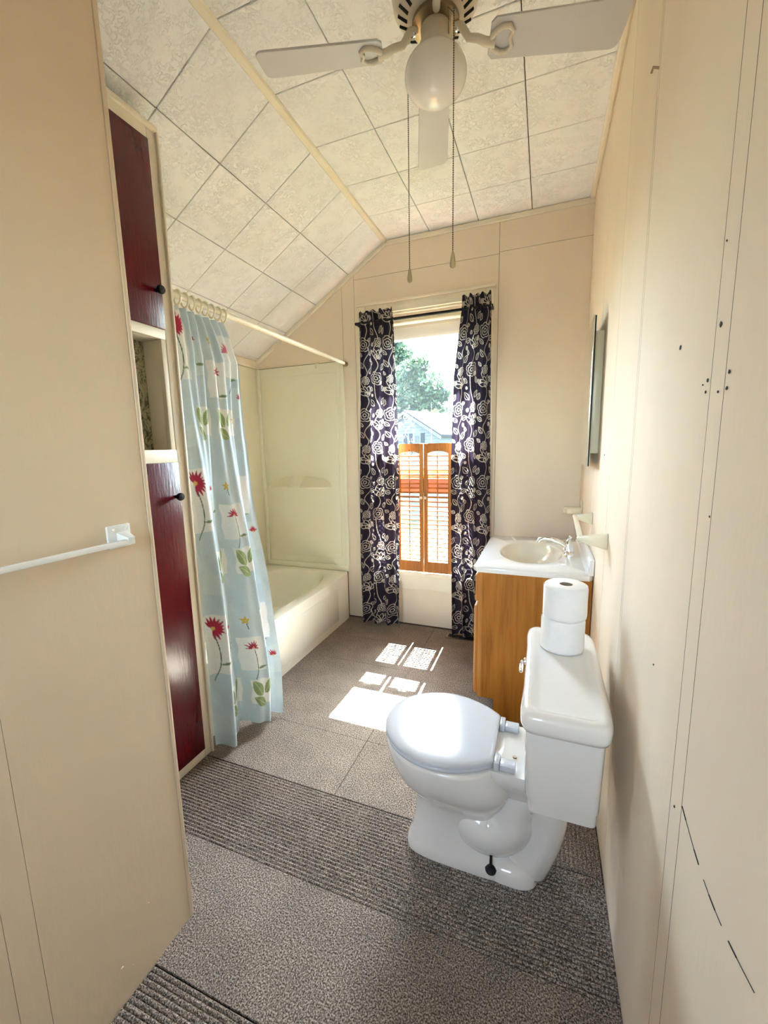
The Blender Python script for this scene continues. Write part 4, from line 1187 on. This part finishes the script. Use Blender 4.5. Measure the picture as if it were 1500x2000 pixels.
def house():
    th = R(-20)
    ox, oy = -9.0, 28.0
    t = thing('house', (ox, oy, GZ), 'white clapboard house with grey gable roof seen through the window', 'house')
    ct, st_ = math.cos(th), math.sin(th)
    # local: a across the gable, b along the ridge (away), z up
    def Wd(a, b, z): return (ox + a * ct - b * st_, oy + a * st_ + b * ct, z)
    hw, ze, za, D = 2.6, 2.2, 3.7, 6.5
    M_sid = simple('white_siding', (0.042, 0.047, 0.050), .7, .05, 3, spec=0.05)
    M_roof = simple('grey_shingles', (0.0075, 0.008, 0.009), .9, .12, 5, spec=0.05)
    M_shut = simple('dark_shutter', (0.004, 0.006, 0.008), .8, spec=0.05)
    def blk(n_, a0, a1, b0, b1, z0, z1, m, parent=t):
        mb_ = MB().box((0, 0, 0), (1, 1, 1)); mb_.v = [Wd(a0 + (a1 - a0) * p[0], b0 + (b1 - b0) * p[1], z0 + (z1 - z0) * p[2]) for p in mb_.v]
        return part(n_, mb_, m, parent, smooth=False)
    prof = [(-hw, GZ), (hw, GZ), (hw, ze), (0, za), (-hw, ze)]
    part('walls', MB().loft([[Wd(a, b, z) for a, z in prof] for b in (0, D)]), M_sid, t, smooth=False)
    # siding boards on the gable end
    z = -.5; k = 0
    while z < za - .1:
        half = hw if z < ze else hw * (za - z) / (za - ze)
        if half > .08:
            mb_ = MB().loft([[Wd(-half, -.005, z), Wd(-half, -.05, z), Wd(-half, -.012, z + .19)], [Wd(half, -.005, z), Wd(half, -.05, z), Wd(half, -.012, z + .19)]])
            part('siding_board', mb_, M_sid, t, smooth=False)
        z += .2
    for s in (-1, 1):
        sl = (za - ze) / hw
        o = .45
        prof = [(0, za + .06), (s * (hw + o), ze - sl * o + .06), (s * (hw + o), ze - sl * o + .20), (0, za + .20)]
        part('roof_plane', MB().loft([[Wd(a, b, zz) for a, zz in prof] for b in (-.4, D + .4)]), M_roof, t, smooth=False)
        prof = [(0, za - .10), (s * (hw + o), ze - sl * o - .10), (s * (hw + o), ze - sl * o + .1), (0, za + .1)]
        part('rake_board', MB().loft([[Wd(a, b, zz) for a, zz in prof] for b in (-.47, -.40)]), M_sid, t, smooth=False)
    for a in (-.62, .86):
        w_ = blk('window', a - .34, a + .34, -.09, -.02, .85, 2.30, M_sid)
        blk('pane', a - .22, a + .22, -.10, -.085, 1.0, 2.14, simple('dark_pane', (0.016, 0.02, 0.02), .6, spec=0.1), w_)
        blk('sash_bar', a - .22, a + .22, -.115, -.10, 1.6, 1.66, M_sid, w_)
        for s in (-1, 1):
            blk('house_shutter', a + s * .49 - .14, a + s * .49 + .14, -.11, -.03, .85, 2.30, M_shut)
    M_br = simple('grey_brick', (0.02, 0.02, 0.023), .9, .25, 6)
    c_ = blk('chimney', 2.35, 2.95, 2.6, 3.2, 2.4, 4.75, M_br)
    blk('chimney_cap', 2.28, 3.02, 2.53, 3.27, 4.75, 4.9, M_br, c_)
house()
M_bark = simple('bark', (0.10, 0.075, 0.05), .95, .3, 8)
def mat_leaf(name, c0, c1):
    m, nt, b = nodes(name)
    g_ = N(nt, 'ShaderNodeNewGeometry')
    n1 = N(nt, 'ShaderNodeTexNoise', Scale=1.6, Detail=4.0); nt.links.new(g_.outputs['Position'], n1.inputs['Vector'])
    rp = ramp(nt, n1.outputs['Fac'], [(.35, c0), (.65, c1)])
    nt.links.new(rp.outputs[0], b.inputs['Base Color']); b.inputs['Roughness'].default_value = .6; b.inputs['Specular IOR Level'].default_value = .15
    tl = N(nt, 'ShaderNodeBsdfTranslucent'); nt.links.new(rp.outputs[0], tl.inputs[0])
    ms = N(nt, 'ShaderNodeMixShader'); ms.inputs[0].default_value = .35
    nt.links.new(b.outputs[0], ms.inputs[1]); nt.links.new(tl.outputs[0], ms.inputs[2]); nt.links.new(ms.outputs[0], nt.nodes['Material Output'].inputs[0])
    return m
M_leafA = mat_leaf('blue_green_leaves', (0.009, 0.023, 0.014), (0.036, 0.056, 0.024))
M_leafB = mat_leaf('yellow_green_leaves', (0.022, 0.036, 0.009), (0.055, 0.072, 0.018))
def tree(name, label, x, y, blobs, mat, nleaf, ls, group, trunk_r=.28):
    t = thing(name, (x, y, GZ), label, 'tree', group)
    zt_ = min(b[2] for b in blobs)
    tr = MB().tube([(x, y, GZ), (x + .1, y, GZ + (zt_ - GZ) * .5), (x, y + .1, zt_ + .5)], [trunk_r * 1.3, trunk_r, trunk_r * .7], 10)
    for b in blobs:
        tr.tube([(x, y, GZ + (b[2] - GZ) * .55), ((x + b[0]) / 2, (y + b[1]) / 2, b[2] - b[3] * .3), (b[0], b[1], b[2] + b[3] * .3)], [trunk_r * .55, trunk_r * .4, trunk_r * .15], 6)
    part('trunk', tr, M_bark, t)
    wts = np.array([b[3] ** 2 for b in blobs]); wts /= wts.sum()
    vs_, qs = [], []
    for b, w in zip(blobs, wts):
        m_ = int(nleaf * w)
        d = rng.normal(size=(m_, 3)); d /= np.linalg.norm(d, axis=1)[:, None]
        rad = b[3] * (rng.random(m_) ** .4) * (1 + .22 * np.sin(d[:, 0] * 7 + b[0]) * np.sin(d[:, 2] * 6 + b[1]))
        p = np.array(b[:3]) + d * rad[:, None] * np.array([1, 1, .85])
        a1 = rng.normal(size=(m_, 3)); a1 /= np.linalg.norm(a1, axis=1)[:, None]
        a2 = np.cross(a1, rng.normal(size=(m_, 3))); a2 /= np.linalg.norm(a2, axis=1)[:, None]
        s_ = ls * rng.uniform(.6, 1.3, m_)[:, None]
        vs_.append(np.stack([p - a1 * s_, p + a2 * s_ * .55, p + a1 * s_, p - a2 * s_ * .55], 1).reshape(-1, 3))
    V_ = np.concatenate(vs_)
    me = bpy.data.meshes.new('foliage')
    org = np.array(ORG[t.name])
    nq = len(V_) // 4
    me.vertices.add(len(V_)); me.vertices.foreach_set('co', (V_ - org).ravel())
    me.loops.add(nq * 4); me.loops.foreach_set('vertex_index', np.arange(nq * 4, dtype=np.int32))
    me.polygons.add(nq); me.polygons.foreach_set('loop_start', np.arange(0, nq * 4, 4, dtype=np.int32))
    me.update(calc_edges=True)
    o = link('foliage', me, mat, t); o['kind'] = 'stuff'
TG = 'trees beyond the house'
tree('leafy_tree', 'tall dense tree at the left edge of the window view', -26.24, 71.28, [(-26.73, 71.28, 5.67, 6.48), (-26.41, 70.63, 12.64, 5.18), (-28.51, 71.28, 17.34, 4.21), (-24.3, 71.28, 17.5, 2.43), (-24.79, 69.66, 8.1, 4.21), (-32.4, 72.9, 8.91, 6.48), (-24.6, 71, 16.2, 3.0), (-24.0, 71, 12.0, 3.4), (-25.5, 71, 20.0, 2.6)], M_leafA, 16000, .42, TG, .45)
tree('leafy_tree', 'broad green tree behind the house roof, middle of the window view', -15.99, 53.3, [(-16.51, 53.3, 6.37, 3.77), (-14.56, 53.3, 8.71, 2.6), (-17.16, 53.3, 10.53, 2.21), (-14.3, 53.3, 5.33, 2.86), (-15.47, 53.3, 11.83, 1.56), (-12.35, 53.3, 7.93, 1.04), (-16.25, 53.3, 2.73, 3.64)], M_leafA, 10000, .33, TG, .35)
tree('leafy_tree', 'low yellow-green bushy tree just above the house roof', -11.16, 43.2, [(-11.4, 43.2, 4.06, 1.32), (-10.44, 43.2, 3.46, 1.44), (-12.48, 43.2, 3.46, 1.44)], M_leafB, 3000, .23, TG, .15)
